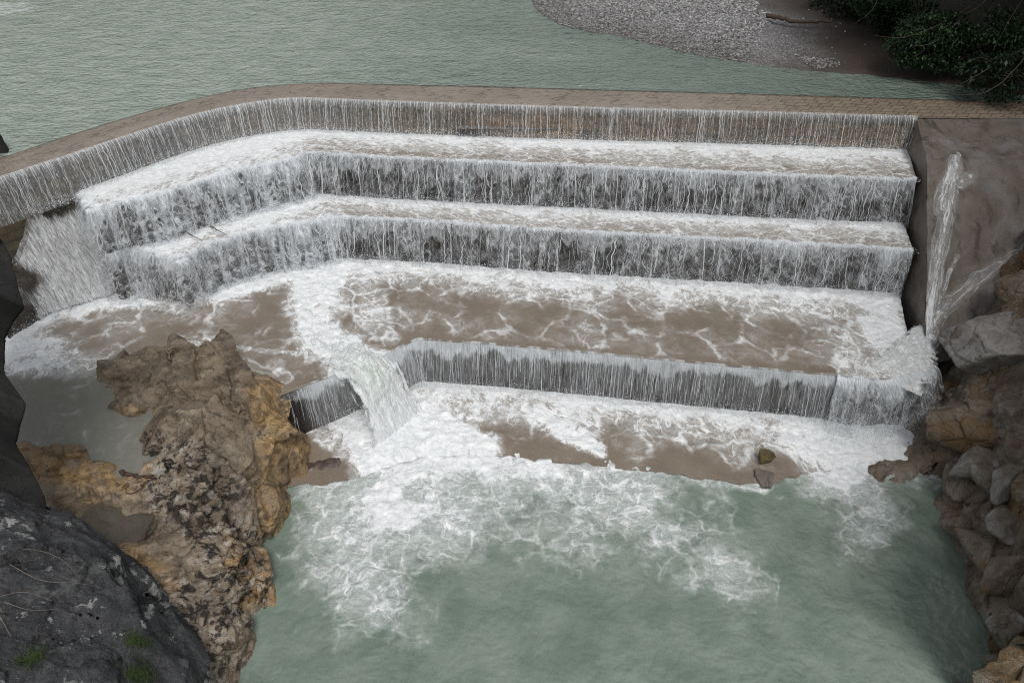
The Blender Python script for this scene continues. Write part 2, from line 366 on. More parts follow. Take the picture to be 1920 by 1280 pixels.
m_tread = foam_mat('shallow_water_on_stone', BEIGE, BEIGE2, scale=1.35, stretch=(1, 1.2, 1), ripple=.012, lace=.8)
m_apron = foam_mat('shallow_water_lobes', BEIGE, BEIGE2, scale=.95, stretch=(1, .85, 1), ripple=.05, rscale=4, film=.32, lace=.62, gain=1.15, tint=(.20, .205, .175))
m_pool = foam_mat('turbid_green_water', (.168, .224, .184), (.242, .300, .253), scale=1.1, vec='pos', film=.40, ripple=.20, rscale=.8, rfine=.22, wrough=.10, solid=(.70, 1.3), lace=.7, gain=.65)
m_river = foam_mat('river_water', (.30, .365, .315), (.38, .44, .39), scale=.6, vec='pos', film=.25, ripple=.42, rscale=1.0, rfine=.45, tint=(.16, .205, .175), bumpd=.02, wrough=.05, rstretch=(.9, 1.1, 1), gain=.5)
m_torrent = foam_mat('rushing_water', (.50, .58, .53), (.62, .69, .65), scale=1.7, stretch=(1.3, .55, 1), film=.5, ripple=.05, wrough=.3, bumpd=.07, edge=True, solid=(.55, 1.15))
m_pond = foam_mat('pond_water', (.105, .095, .075), (.14, .13, .105), scale=1., vec='pos', film=.1, ripple=.03, rscale=3.5, rstretch=(1, 1.5, 1), alpha=.62)
m_surge = foam_mat('surging_foam', (.50, .50, .47), (.58, .59, .57), scale=1.7, stretch=(1., .8, 1), film=.5, ripple=.03, bumpd=.06, edge=True)
m_veil = foam_mat('water_veil', BEIGE, BEIGE2, scale=2.3, stretch=(1.9, .32, 1), veil=True, film=.16, ripple=0., gain=.75, solid=(.60, 1.25))
def _strand():
    m = M('water_strand'); b = m.bsdf((.88, .91, .94), .4, finish=False); t = m.n('ShaderNodeBsdfTranslucent'); m.put(t.inputs[0], (.88, .91, .94)); x = m.n('ShaderNodeMixShader'); x.inputs[0].default_value = .3
    m.t.links.new(b.outputs[0], x.inputs[1]); m.t.links.new(t.outputs[0], x.inputs[2]); m.t.links.new(x.outputs[0], m.out.inputs[0]); return m.m
m_strand = _strand()
c_thin, c_lace, c_fringe = curtain_mat('falling_strands', 'thin'), curtain_mat('falling_lace', 'lace'), curtain_mat('falling_fringe', 'fringe')
def _spray():
    m = M('spray_drops'); m.bsdf((.86, .90, .94), .5); return m.m
m_spray = _spray()
m_tan = rock_mat('tan_limestone', [(.15, .105, .065), (.24, .175, .115), (.36, .28, .20)], stain_amt=.85, pale=(.45, .40, .34), pale_amt=.55, scale=1.0, strata=(1.0, 1.6, 1.0), warm=(.36, .22, .085), bump=.07)
m_grey = rock_mat('grey_brown_rock', [(.14, .10, .068), (.235, .185, .135), (.33, .295, .25)], stain_amt=.6, pale=(.36, .35, .34), pale_amt=.5, scale=.9, warm=(.22, .14, .07), bump=.07)
m_boul = rock_mat('grey_boulder', [(.22, .205, .19), (.31, .295, .275), (.40, .385, .37)], stain_amt=.45, pale=(.42, .41, .40), pale_amt=.4, scale=1.5, warm=(.19, .155, .12), bump=.04)
def _lichen():
    m = M('dark_lichen_rock'); P = m.obj(); W = m.warp(P, 1.2, .5); n = m.noise(W, 1.3, 7, .68); f = m.noise(P, 16, 5, .72); n2 = m.noise(m.vm('ADD', W, (3, 8, 1)), 2.6, 8, .74)
    c = m.ramp(n, [(.30, (.026, .027, .029)), (.5, (.052, .054, .058)), (.68, (.090, .092, .096))])
    c = m.mix(m.step(f, .52, .68), c, (.13, .13, .135)); c = m.mix(m.step(f, .45, .30), c, (.008, .008, .008))
    big = m.noise(m.vm('ADD', P, (9, 2, 5)), .55, 3); sp = m.step(m.add(n2, m.mul(m.math('SUBTRACT', big, .5), .9)), .61, .66); c = m.mix(sp, c, (.30, .31, .30)); c = m.mix(m.mul(m.step(m.noise(m.vm('ADD', W, (7, 7, 2)), .8, 7, .7), .54, .66), .7), c, (.13, .135, .135))
    dots = m.n('ShaderNodeTexVoronoi', feature='F1'); m.put(dots.inputs['Vector'], m.warp(P, 5, .10)); dots.inputs['Scale'].default_value = 1.1; b = m.n('ShaderNodeSeparateXYZ'); m.put(b.inputs[0], dots.outputs['Color'])
    dt = m.mul(m.math('SUBTRACT', 1., m.step(dots.outputs['Distance'], .10, .14)), m.math('GREATER_THAN', b.outputs[0], .72)); c = m.mix(m.mul(dt, m.step(f, .35, .5)), c, (.26, .28, .28))
    c = m.mix(m.mul(m.step(m.noise(m.vm('ADD', P, (2, 2, 7)), 1.5, 6, .7), .58, .66), .8), c, (.014, .014, .008))
    m.bsdf(c, .85, m.bump(m.add(n, m.mul(f, .35), m.mul(n2, .5)), .10, 1.), spec=.25); return m.m
m_dark = _lichen()
m_black = rock_mat('black_wet_rock', [(.009, .009, .009), (.02, .02, .02), (.035, .034, .032)], stain_amt=.5, pale=(.03, .03, .028), pale_amt=.3, bump=.06, rough=.95)
def _conc():
    m = M('wet_concrete'); P = m.obj(); W = m.warp(P, .7, .8); n = m.noise(W, .9, 7, .65); f = m.noise(P, 17, 6, .75); st = m.noise(m.vm('MULTIPLY', W, (1.5, .5, .5)), 1.4, 6, .7)
    c = m.ramp(n, [(.3, (.11, .088, .07)), (.5, (.165, .138, .115)), (.68, (.21, .185, .162))]); c = m.mix(m.mul(m.step(st, .52, .66), .8), c, (.04, .032, .026)); c = m.mix(m.mul(m.step(m.noise(m.vm('ADD', W, (4, 1, 9)), .5, 5, .6), .48, .64), .7), c, (.22, .215, .21)); c = m.mix(m.mul(m.step(f, .56, .70), .6), c, (.27, .26, .25)); c = m.mix(m.mul(m.step(f, .47, .34), .65), c, (.035, .028, .022))
    m.bsdf(c, .34, m.bump(m.add(m.mul(n, .8), m.mul(f, .5), m.mul(st, .5)), .10, 1.)); return m.m
m_conc = _conc()

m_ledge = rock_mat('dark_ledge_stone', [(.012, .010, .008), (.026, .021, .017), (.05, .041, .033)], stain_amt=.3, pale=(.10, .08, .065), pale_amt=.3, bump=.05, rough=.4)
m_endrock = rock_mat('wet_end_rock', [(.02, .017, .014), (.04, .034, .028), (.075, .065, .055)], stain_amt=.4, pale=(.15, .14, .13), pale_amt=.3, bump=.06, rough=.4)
# ------------------------------------------------------------------ the weir: plan lines of the four lips (left part, corner, right part)
N1, N2 = 170, 460
def lip(left, right, z, n1=N1, n2=N2):
    L = resample(smooth_line(uns(left, z)), n1); R = resample(smooth_line(uns(right, z), 1), n2)
    return np.concatenate([L[:-1], R])
L0 = lip([(125, 294), (240, 255), (375, 212), (470, 194), (520, 187), (570, 185)], [(570, 185), (750, 192), (960, 199), (1210, 206), (1460, 212), (1720, 220)], Z0)
def outward(L):
    T = np.gradient(L[:, :2], axis=0); T /= np.linalg.norm(T, axis=1)[:, None]; return np.stack([T[:, 1], -T[:, 0], 0*T[:, 0]], 1)
def arclen(L): return np.r_[0, np.cumsum(np.linalg.norm(np.diff(L, axis=0), axis=1))]
def zeroed(L, z): q = L.copy(); q[:, 2] = z; return q

def ragged(L, al, ar, seed):
    q = arclen(L); lw = np.interp(np.arange(len(L)), [0, N1-20, N1+20, len(L)], [al, al, ar, ar])
    n = np.stack([q*1.3, 0*q, 0*q], 1); return L+outward(L)*((fbm(n, 4, seed, .6)*1.6)*lw)[:, None]
L0x = uns([(-120, 372), (0, 334), (70, 311), (125, 294)], Z0)
L1 = lip([(168, 396), (320, 360), (450, 318), (545, 301), (572, 287)], [(572, 287), (740, 297), (960, 307), (1210, 318), (1460, 330), (1718, 338)], Z1); L1 = ragged(L1, .45, .17, 301)
L2 = lip([(338, 489), (400, 452), (500, 430), (560, 420), (620, 408)], [(620, 408), (800, 415), (960, 428), (1210, 442), (1460, 455), (1712, 470)], Z2); L2 = ragged(L2, .45, .22, 302)
L3 = lip([(516, 747), (640, 700), (740, 660), (765, 645), (785, 638)], [(785, 638), (960, 650), (1300, 682), (1590, 708), (1720, 719)], Z3)
weir = empty('stepped_weir', (0, 38, Z0))
tag(weir, 'long stepped stone weir with a bent crest carrying the river down four ledges', 'weir')
def riser(L, ztop, zbot, parent, warmth=None, name='riser_wall'):
    n = len(L); zs = np.linspace(ztop, zbot, 12)
    V = np.concatenate([zeroed(L, z)[None] for z in zs]).transpose(1, 0, 2).reshape(-1, 3)
    s = np.repeat(arclen(L), 12); t = np.tile(ztop-zs, n)
    V = V + np.repeat(outward(L), 12, 0)*(vnoise(np.stack([s*1.2, t*1.6, 0*s], 1), 5)*.10)[:, None]*np.repeat(1, len(V))[:, None]
    d = np.zeros(len(V)) if warmth is None else np.interp(s, *warmth)*sstep(.15, .5, t)
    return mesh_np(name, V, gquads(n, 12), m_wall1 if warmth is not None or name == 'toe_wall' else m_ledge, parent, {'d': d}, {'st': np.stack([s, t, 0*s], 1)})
L0full = np.concatenate([resample(L0x, 40)[:-1], L0]); so0 = arclen(L0full); c0 = so0[-1]-27
riser(L0full, Z0-.03, Z3-1.5, weir, ([0, c0-2, c0+2, c0+5, c0+9, c0+12, c0+20, c0+26, c0+33], [0, .1, .25, 1, .9, .35, .4, .7, .3]))
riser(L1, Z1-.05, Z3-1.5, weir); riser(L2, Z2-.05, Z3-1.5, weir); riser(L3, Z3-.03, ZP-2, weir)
# end walls closing the left ends of the ledges
def endwall(a, b, zt, zb):
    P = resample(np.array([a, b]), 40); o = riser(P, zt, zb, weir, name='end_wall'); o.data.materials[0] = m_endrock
endwall(L0[0], L1[0], Z1-.05, Z3-1.5); endwall(zeroed(L1, Z2)[18], L2[0], Z2-.05, Z3-1.5)
EW = [(L0[0], L1[0], Z1), (zeroed(L1, Z2)[18], L2[0], Z2)]
# crest: paved broad sill from the river to the lip
CB = lip([(95, 264), (165, 241), (300, 201), (435, 168), (540, 157), (615, 155)], [(615, 155), (960, 163), (1210, 170), (1460, 177), (1760, 186)], .07)
CBx = resample(uns([(-160, 340), (15, 291), (95, 264)], .07), 40)[:-1]
CRF = resample(uns([(1720, 220), (1920, 221), (2150, 222)], Z0), 60)[1:]; CRB = resample(uns([(1760, 186), (1920, 191), (2150, 196)], .07), 60)[1:]
A = np.concatenate([CBx, CB, CRB]); B = np.concatenate([resample(L0x, 40)[:-1], L0, CRF]); n = len(A); k = 14
tt = np.r_[0, np.linspace(.09, 1, k-1)]
V = A[:, None]*(1-tt)[None, :, None]+B[:, None]*tt[None, :, None]
V[:, :, 2] += .05*np.minimum(1, (1-tt)*3)[None]; V[:, -1, 2] -= .03; V[:, 0, 2] -= .45
s = np.repeat(arclen(B), k); t = np.tile(tt*3.1, n); V = V.reshape(-1, 3)
mesh_np('crest', V, gquads(n, k), m_crest, weir, {'d': sstep(7, 18, V[:, 0])*.8}, {'st': np.stack([s, t, 0*s], 1)})

# ------------------------------------------------------------------ waterfalls: foam on the ledge at the foot, and the falling curtain
def curtain(L, ztop, zbot, out, mat, parent, d=.0, start=None, name='curtain', rows=34, lift=.04, back=.10, relief=.28):
    n = len(L); O = outward(L); q = np.linspace(0, 1, rows); s = arclen(L)
    H = ztop-zbot
    prof_o = -back+(out+back)*np.sqrt(q); prof_z = np.where(q < .02, lift, lift-(H+lift)*q**1.35)
    wob = vnoise(np.stack([s*.8, 0*s, 0*s], 1), 3)*.10+vnoise(np.stack([s*3.1, 0*s, 0*s+4], 1), 3)*.05
    V = np.zeros((n, rows, 3))
    for j in range(rows):
        V[:, j] = zeroed(L, ztop+prof_z[j])+O*(prof_o[j]+wob*q[j])[:, None]
    t = -prof_z; T = np.tile(t, n); S = np.repeat(s, rows); V = V.reshape(-1, 3)
    V += np.repeat(O, rows, 0)*(fbm(np.stack([S*1.5, T*.6, 0*S+out*9], 1), 4, 37, .6)*relief*np.minimum(1, np.tile(q, n)*4))[:, None]
    V[:, 2] += fbm(np.stack([S*1.6, 0*S, 0*S+out*5], 1), 4, 39, .6)*.30*np.clip(1-np.tile(q, n)*4, 0, 1)*relief/.28*(mat is not c_thin)
    dd = np.repeat(d if np.ndim(d) else np.full(n, d), rows)
    return mesh_np(name, V, gquads(n, rows), mat, parent, {'tn': np.tile(q, n), 'd': dd}, {'st': np.stack([S, T, 0*S], 1)})
def strands(L, ztop, zbot, out, per_m, w0, w1, parent, wav, seed, dens=None, t0=(0., .5), reach=(.5, 1.05)):
    g = np.random.default_rng(seed); s = arclen(L); n = int(s[-1]*per_m); s0 = g.uniform(0, s[-1], n)
    if dens is not None: s0 = s0[g.random(n) < np.interp(s0, s, dens)]
    s0 = s0[g.random(len(s0)) < np.clip(.62+fbm(np.stack([s0*.8, 0*s0, 0*s0+seed//10], 1), 4, 14, .65)*2.2, .08, 1)]; n = len(s0)
    O = outward(L); k = 16; a = g.uniform(t0[0], t0[1], n)**1.5; b = np.minimum(a+g.uniform(reach[0], reach[1], n), 1.); q = a[:, None]+(b-a)[:, None]*np.linspace(0, 1, k)[None]
    S0 = np.repeat(s0, k); Q = q.ravel(); H = ztop-zbot
    conv = vnoise(np.stack([S0*1.3, 0*S0, 0*S0+seed], 1), 1)*.55*np.clip(Q, 0, 1)**.8
    ds = wav*(conv+fbm(np.stack([S0*1.0, Q*H*1.1, 0*S0+seed], 1), 4, 2, .6)*.30*np.minimum(1, Q*5)+fbm(np.stack([S0*5, Q*H*3.2, 0*S0], 1), 4, 3, .6)*.17)
    S = np.clip(S0+ds, 0, s[-1]); P = np.stack([np.interp(S, s, L[:, c]) for c in (0, 1)]+[0*S], 1); On = np.stack([np.interp(S, s, O[:, c]) for c in (0, 1)]+[0*S], 1)
    off = -.06+(out+.06)*np.sqrt(Q)+np.repeat(g.uniform(-.05, .16, n), k)*Q; P = P+On*off[:, None]; P[:, 2] = ztop+.06-(H+.06)*Q**1.35
    T = np.stack([-On[:, 1], On[:, 0], 0*S], 1); tt_ = np.tile(np.linspace(0, 1, k), n)
    w = np.repeat(w0+(w1-w0)*g.random(n)**2.5, k)*(.55+.9*np.abs(fbm(np.stack([S0*11, Q*H*2.6, 0*S0], 1), 3, 6))*1.6)*np.clip(tt_*5+.35, 0, 1)*np.clip((1-tt_)*4+.3, 0, 1)
    sk = np.gradient(S.reshape(n, k), axis=1).ravel()
    V = np.stack([P-T*w[:, None]*.5, P+On*w[:, None]*.35, P+T*w[:, None]*.5], 1).reshape(-1, 3)      # shallow ridge cross-section
    i0 = (np.arange(n)[:, None]*k+np.arange(k-1)[None]).ravel()*3
    Fq = np.concatenate([np.stack([i0, i0+1, i0+4, i0+3], 1), np.stack([i0+1, i0+2, i0+5, i0+4], 1)])
    o = mesh_np('water_strands', V, Fq, m_strand, parent); o['kind'] = 'stuff'; return o
SPRAY = []
def spray_line(L, z, n, spread=.35, high=.5, dens=None):
    p = rng.random(n); idx = (p*(len(L)-1)).astype(int)
    if dens is not None:
        keep = rng.random(n) < np.asarray(dens)[idx]; idx = idx[keep]
    O = outward(L)[idx]; m = len(idx)
    P = zeroed(L, z)[idx]+O*(rng.normal(.25, spread, m))[:, None]; P[:, 0] += rng.normal(0, .1, m); P[:, 2] = z+np.abs(rng.normal(0, high*.5, m))+.03
    SPRAY.append(P)
def apron(A, B, zA, zB, dfun, mat, parent, rows=60, relief=.10, name='foam_apron', lip_drop=.05, zbow=0., xy=False, tint=None):
    n = len(A); tt = np.linspace(0, 1, rows)
    V = zeroed(A, zA)[:, None]*(1-tt)[None, :, None]+zeroed(B, zB)[:, None]*tt[None, :, None]
    V = V.reshape(-1, 3); s = np.repeat(arclen(B), rows); w = np.linalg.norm(A-B, axis=1); t = np.repeat(w, rows)*np.tile(tt, n); tn = np.tile(tt, n)
    d = dfun(V, s, t, tn)
    P = np.stack([V[:, 0]*1.6, V[:, 1]*1.6, 0*s], 1)
    V[:, 2] += .05+relief*np.clip(d, 0, 1.2)*(.55+fbm(P, 4, 11, .6)*1.5)*np.clip((1.02-tn)*6, .15, 1)*np.clip(.6+tn*4, 0, 1)
    at = {'d': d}
    if tint is not None: at['tint'] = tint(V)
    return mesh_np(name, V, gquads(n, rows), mat, parent, at, {'st': np.stack([V[:, 0]*.98+V[:, 1]*.1, -V[:, 1], 0*s], 1) if xy else np.stack([s, t, 0*s], 1)})

sL = lambda n, v0, v1: np.r_[np.full(N1-1, v0), np.full(n-N1+1, v1)]
isleft = np.r_[np.ones(N1-1), np.zeros(N2)]
soft = np.convolve(np.pad(isleft, 25, 'edge'), np.ones(51)/51, 'valid')       # 1 on the left wing, 0 on the long right wing
lbl = 'falling over the weir'
# tier 1
f1 = empty('waterfall', (0, 42, Z1)); tag(f1, 'uppermost thin curtain of white strands falling from the paved crest over a brown wall', 'waterfall', 'waterfall tiers of the weir')
curtain(L0full, Z0, Z1-.1, .42, c_thin, f1, d=np.interp(so0, [0, 12, 20, 24, 60], [.35, .3, .25, .0, .0]))
c_ = curtain(L0full, Z0, Z1-.1, .50, c_thin, f1, d=np.interp(so0, [0, 12, 20, 24, 60], [.1, .1, .0, -.25, -.3]), lift=.05)
c_.data.attributes['st'].data.foreach_set('vector', (np.array([v.vector for v in c_.data.attributes['st'].data])*np.array([1.07, 1, 1])+np.array([7.3, 2, 0])).astype(np.float32).ravel())
strands(L0full, Z0, Z1-.1, .46, 4.5, .012, .040, f1, .6, 11, t0=(0, .12), reach=(.7, 1.3))
strands(L0full, Z0, Z1-.1, .48, 16, .010, .024, f1, .5, 12, t0=(0, .95), reach=(.06, .25))
def d1(V, s, t, tn):
    lw = np.repeat(soft, 60)
    return (1.3-1.1*tn)*(1-lw)+lw*(1.35-.6*tn)+.16*sstep(.8, 1, tn)+fbm(np.stack([V[:, 0]*.5, V[:, 1]*.5, 0*s], 1), 3, 5)*.5
apron(L0, L1, Z1, Z1, d1, m_tread, f1)
spray_line(L0, Z1, 16000, .22, .45)
# tier 2
f2 = empty('waterfall', (0, 38, Z2)); tag(f2, 'second waterfall tier, lacy white water tumbling from the narrow upper ledge', 'waterfall', 'waterfall tiers of the weir')
dn = fbm(np.stack([arclen(L1)*.35, 0*arclen(L1), 0*arclen(L1)], 1), 3, 8)
curtain(L1, Z1, Z2-.05, .40, c_lace, f2, d=.12+.38*soft+dn*1.0, lift=.07)
cc = curtain(zeroed(L1, Z1)+outward(L1)*.02, Z1, Z2-.05, .62, c_lace, f2, d=-.06+.38*soft+dn*.9, lift=.09)
strands(L1, Z1, Z2-.05, .55, 7, .014, .06, f2, 1., 21, reach=(.3, 1.0)); strands(L1, Z1, Z2-.05, .5, 22, .010, .030, f2, .9, 22, t0=(.0, .95), reach=(.10, .45))
b2 = np.concatenate([resample(zeroed(L1, Z2)[18:N1], N1)[:-1], zeroed(L1, Z2)[N1-1:]])
def d2(V, s, t, tn):
    lw = np.repeat(soft, 60)
    return (1.25-1.0*tn)*(1-lw)+lw*(1.35-.6*tn)+.18*sstep(.8, 1, tn)+fbm(np.stack([V[:, 0]*.5, V[:, 1]*.5, 0*s+3], 1), 3, 6)*.55
apron(b2, L2, Z2, Z2, d2, m_tread, f2)
spray_line(b2, Z2, 16000, .25, .5); spray_line(L1, Z1+.04, 9000, .16, .22)
# tier 3
f3 = empty('waterfall', (0, 35, Z3)); tag(f3, 'third waterfall tier, torn lace and dark gaps above the broad beige ledge', 'waterfall', 'waterfall tiers of the weir')
s2 = arclen(L2); dn = fbm(np.stack([s2*.35, 0*s2, 0*s2+5], 1), 3, 9)
edge = np.interp(s2, [0, s2[N1]-2.5, s2[N1]-.5, s2[N1], s2[N1]+.6, 99], [.30, .40, .60, .5, .05, .05])
curtain(L2, Z2, Z3-.05, .40, c_lace, f3, d=.08+edge+dn*1.0, lift=.07)
curtain(zeroed(L2, Z2)+outward(L2)*.02, Z2, Z3-.05, .62, c_lace, f3, d=-.12+edge+dn*.9, lift=.09)
strands(L2, Z2, Z3-.05, .55, 6, .014, .065, f3, 1., 31, reach=(.3, 1.0)); strands(L2, Z2, Z3-.05, .5, 20, .010, .032, f3, .9, 32, t0=(.0, .95), reach=(.10, .45))
spray_line(L2, Z3, 15000, .3, .5); spray_line(L2, Z2+.04, 9000, .18, .22)
def strokes(V, items, lo=.35, hi=1.25):
    """foam lanes: (line, width, strength)"""
    d = np.zeros(len(V))
    for L, wd, st in items:
        Lw = smooth_line(uns(L)) if len(L) > 2 else uns(L)
        r, at = polydist(V, Lw); wv = np.interp(at, np.linspace(0, 1, len(wd)), wd); sv = np.interp(at, np.linspace(0, 1, len(st)), st)
        d = np.maximum(d, sv*(1-sstep(lo, hi, r/wv)))
    return d
z3 = Z3
zpd = lambda V: (1-sstep(.6, 1.2, polydist(V, uns([(60, 750, Z3), (180, 790, Z3), (200, 850, Z3)]))[0]/3.3+fbm(V*.6, 3, 44)*.3))*.9  # pond zone, tinted for its deeper water
def d3(V, s, t, tn):
    base = np.where(V[:, 0] > un(620, 500, Z3)[0], 1.25-2.2*tn, 0)
    nz = fbm(np.stack([V[:, 0]*.45, V[:, 1]*.3, 0*s+7], 1), 4, 15)
    base = np.clip(base+nz*.75, -.1, 1.3)*(1-sstep(.45, .7, tn))+sstep(.45, .7, tn)*(.23+nz*.6-.26*sstep(.88, 1, tn))
    Vw = V+np.stack([fbm(V*.8, 4, 174), fbm(V*.8+9, 4, 175), 0*nz], 1)*1.1
    stq = strokes(Vw, [
        ([(610, 490, z3), (590, 560, z3), (590, 620, z3), (640, 670, z3), (700, 690, z3)], [2.3, 1.9, 1.5, 1.5, 1.5], [1.25, 1.15, 1.15, 1.2, 1.2]),
        ([(60, 600, z3), (200, 565, z3), (360, 560, z3), (450, 545, z3), (560, 500, z3), (640, 490, z3)], [1.6, 1.2, 1.1, 1.3, 1.8, 1.8], [1.4, 1.15, 1.0, 1.0, 1.2, 1.2]),
        ([(20, 640, z3), (60, 670, z3), (150, 690, z3)], [1.7, 1.7, 1.1], [1.15, 1.0, .6]),
        ([(700, 510, z3), (690, 580, z3), (720, 640, z3)], [1.3, 1.0, .7], [.9, .55, .5]),
        ([(1530, 520, z3), (1620, 560, z3), (1660, 620, z3), (1680, 690, z3)], [1.6, 2.0, 1.6, 1.5], [.9, 1.05, 1.2, 1.3]),
        ([(1590, 640, z3), (1600, 690, z3)], [1.0, 1.2], [.8, 1.0]),
        ([(330, 640, z3), (430, 655, z3), (560, 668, z3)], [.25, .25, .25], [.5, .6, .5]),
        ([(470, 690, z3), (540, 715, z3)], [.3, .3], [.45, .45])])
    lw = 1-sstep(un(560, 500, Z3)[0], un(660, 500, Z3)[0], V[:, 0])
    return np.maximum(np.maximum(stq*(1+nz*1.1)+nz*.2*sstep(0, .3, stq), base*(1-lw*.95)), lw*(.22+nz*.6)*(1-zpd(V)))
BL = resample(uns([(-60, 640, Z3), (60, 600, Z3), (150, 575, Z3), (240, 545, Z3)]+[]), 119)
BL = np.concatenate([BL, zeroed(L2, Z3)[:1]])
B3 = np.concatenate([BL[:-1], zeroed(L2, Z3)])
FL = resample(uns([(-60, 900, Z3), (60, 915, Z3), (200, 915, Z3), (330, 890, Z3), (430, 800, Z3), (516, 747, Z3)]), 120)
F3 = np.concatenate([FL[:-1], L3])
ROWS3 = 110
apron(B3, F3, Z3, Z3, d3, m_apron, f3, rows=150, relief=.13, xy=True, tint=zpd)
for (a_, b_, zt), Ln in zip(EW, (L1, L2)):
    n1 = outward(np.array([a_, b_]))[0]; n2 = outward(Ln[:4])[0]; kk = np.linspace(0, 1, 24)[:, None]; nn = n1*(1-kk)+n2*kk; nn /= np.linalg.norm(nn, axis=1)[:, None]
    arc = zeroed(np.array(b_)[None]-(n1+n2)*.10+nn*.22, zt)
    for out_, d_ in ((.45, .34), (.8, .1)): curtain(arc, zt+.04, Z3-.05, out_, c_lace, f3, d=d_, lift=.1, name='end_curtain', relief=.3)
for a_, b_, zt in EW:
    Lw = resample(np.array([a_, b_]), 60); sw = arclen(Lw)
    curtain(Lw, zt, Z3-.05, .5, c_lace, f3, d=.55+fbm(np.stack([sw*.6, 0*sw, 0*sw], 1), 3, 12)*.5, lift=.07, name='end_curtain')
    curtain(Lw, zt+.1, Z3-.05, 1.1, c_lace, f3, d=.05+fbm(np.stack([sw*.6, 0*sw, 0*sw+3], 1), 3, 13)*.6, lift=.12, name='end_curtain', relief=.6)
L1e = zeroed(L1, Z2)[:26]; curtain(L1e, Z2+.1, Z3-.05, .6, c_lace, f3, d=.5, lift=.1, name='end_curtain')
spray_line(np.concatenate([resample(uns([(190, 530, Z3), (380, 555, Z3)]), 60)]), Z3, 4500, .4, .8)
# tier 4
f4 = empty('waterfall', (3, 29, Z4)); tag(f4, 'lowest waterfall tier, fine grey fringe dropping from the straight edge of the broad ledge', 'waterfall', 'waterfall tiers of the weir')
s3 = arclen(L3); dn = fbm(np.stack([s3*.4, 0*s3, 0*s3+9], 1), 3, 10)
e4 = np.interp(s3, [0, .7, 1.7, s3[N1]-1.2, s3[N1], s3[N1]+1, 99], [-.6, -.35, .2, .35, .25, .12, .12])
curtain(L3, Z3, Z4-.05, .38, c_fringe, f4, d=e4+.12+dn*.4, lift=.05)
curtain(zeroed(L3, Z3)+outward(L3)*.02, Z3, Z4-.05, .52, c_fringe, f4, d=e4-.22+dn*.3, lift=.06)
d_ = np.clip(np.interp(s3, [0, .6, 2.2], [.05, .3, 1.]), 0, 1)*((s3 < 2.4) | (np.arange(len(L3)) > N1*.75)); strands(L3, Z3, Z4-.05, .46, 26, .010, .026, f4, .35, 41, d_, t0=(0, .8), reach=(.15, .8))
spray_line(L3[N1:], Z4, 9000, .35, .5)
FR = np.concatenate([resample(uns([(480, 900, Z4), (560, 905, Z4), (660, 890, Z4), (800, 845, Z4)]), N1)[:-1],
                     resample(uns([(800, 845, Z4), (950, 848, Z4), (1140, 868, Z4), (1440, 902, Z4), (1500, 885, Z4), (1600, 862, Z4), (1760, 850, Z4)]), N2)])
z4 = Z4
def d4(V, s, t, tn):
    nz = fbm(np.stack([V[:, 0]*.55, V[:, 1]*.45, 0*s+17], 1), 4, 25)
    base = np.clip(1.15-1.35*tn+nz*.8, -.1, 1.3)
    Vw = V+np.stack([fbm(V*.8, 4, 184), fbm(V*.8+9, 4, 185), 0*nz], 1)*1.0
    stq = strokes(Vw, [
        ([(700, 740, z4), (760, 790, z4), (840, 830, z4), (900, 830, z4)], [2.2, 2.4, 2.2, 1.2], [1.5, 1.5, 1.4, 1.1]),
        ([(640, 780, z4), (720, 850, z4)], [1.0, 1.8], [1.2, 1.4]),
        ([(1000, 780, z4), (1080, 815, z4), (1140, 850, z4)], [.8, .6, .35], [1.1, 1.1, 1.0]),
        ([(1450, 800, z4), (1560, 840, z4), (1700, 840, z4)], [1.6, 2.0, 2.6], [1.1, 1.3, 1.4]),
        ([(590, 800, z4), (640, 850, z4)], [.5, .5], [.7, .6])])
    return np.maximum(base*sstep(-7.2, -5.8, V[:, 0]), stq*(1+nz*1.0))
FR = FR+outward(FR)*((fbm(np.stack([arclen(FR)*.8, 0*FR[:, 0], 0*FR[:, 0]], 1), 4, 77, .6))*.7)[:, None]
apron(zeroed(L3, Z4), FR, Z4, ZP+.03, d4, m_apron, f4, rows=90, relief=.15, xy=True, tint=lambda V: 0*V[:, 0])
riser(FR, ZP+.02, ZP-2, weir, name='toe_wall')

# ------------------------------------------------------------------ left chute: water sheeting down a sloping wall under the bent end of the crest
ch = empty('side_chute', tuple(un(150, 480, -4)))
tag(ch, 'white water sheeting down the dark sloping wall at the far end of the crest', 'chute')
ca = resample(uns([(-110, 420), (0, 402), (150, 372)], Z1), 70); cb = resample(uns([(20, 640), (95, 592), (262, 540)], Z3), 70)
tt = np.linspace(0, 1, 50)
def sheet(A, B, off, bow=0.):
    V = A[:, None]*(1-tt)[None, :, None]+B[:, None]*tt[None, :, None]
    V[:, :, 2] += off+bow*np.sin(math.pi*tt)[None]; V[:, :, 1] -= off*.6
    s = np.repeat(arclen(A), 50); t = np.tile(tt, len(A))*6.
    return V.reshape(-1, 3), s, t
V, s, t = sheet(ca, cb, 0); mesh_np('slope_wall', V+np.stack([0*s, 0*s, fbm(V*.9, 4, 98)*.25], 1), gquads(70, 50), m_endrock, ch, {'d': 0*s}, {'st': np.stack([s, t, 0*s], 1)})
V, s, t = sheet(ca, cb, .14); ed = sstep(.2, 2.6, s+fbm(np.stack([s*.7, t*.5, 0*s], 1), 4, 18)*3.5)*sstep(.0, 1.3, t+fbm(np.stack([s*1.5, 0*s, 0*s], 1), 3, 19)*1.5)*(1-sstep(arclen(ca)[-1]-.6, arclen(ca)[-1], s)*.3)
mesh_np('water_sheet', V, gquads(70, 50), m_veil, ch, {'d': -.48+ed*1.30}, {'st': np.stack([s*1.2, t*.8, 0*s], 1)})
V, s, t = sheet(ca, cb, .28)
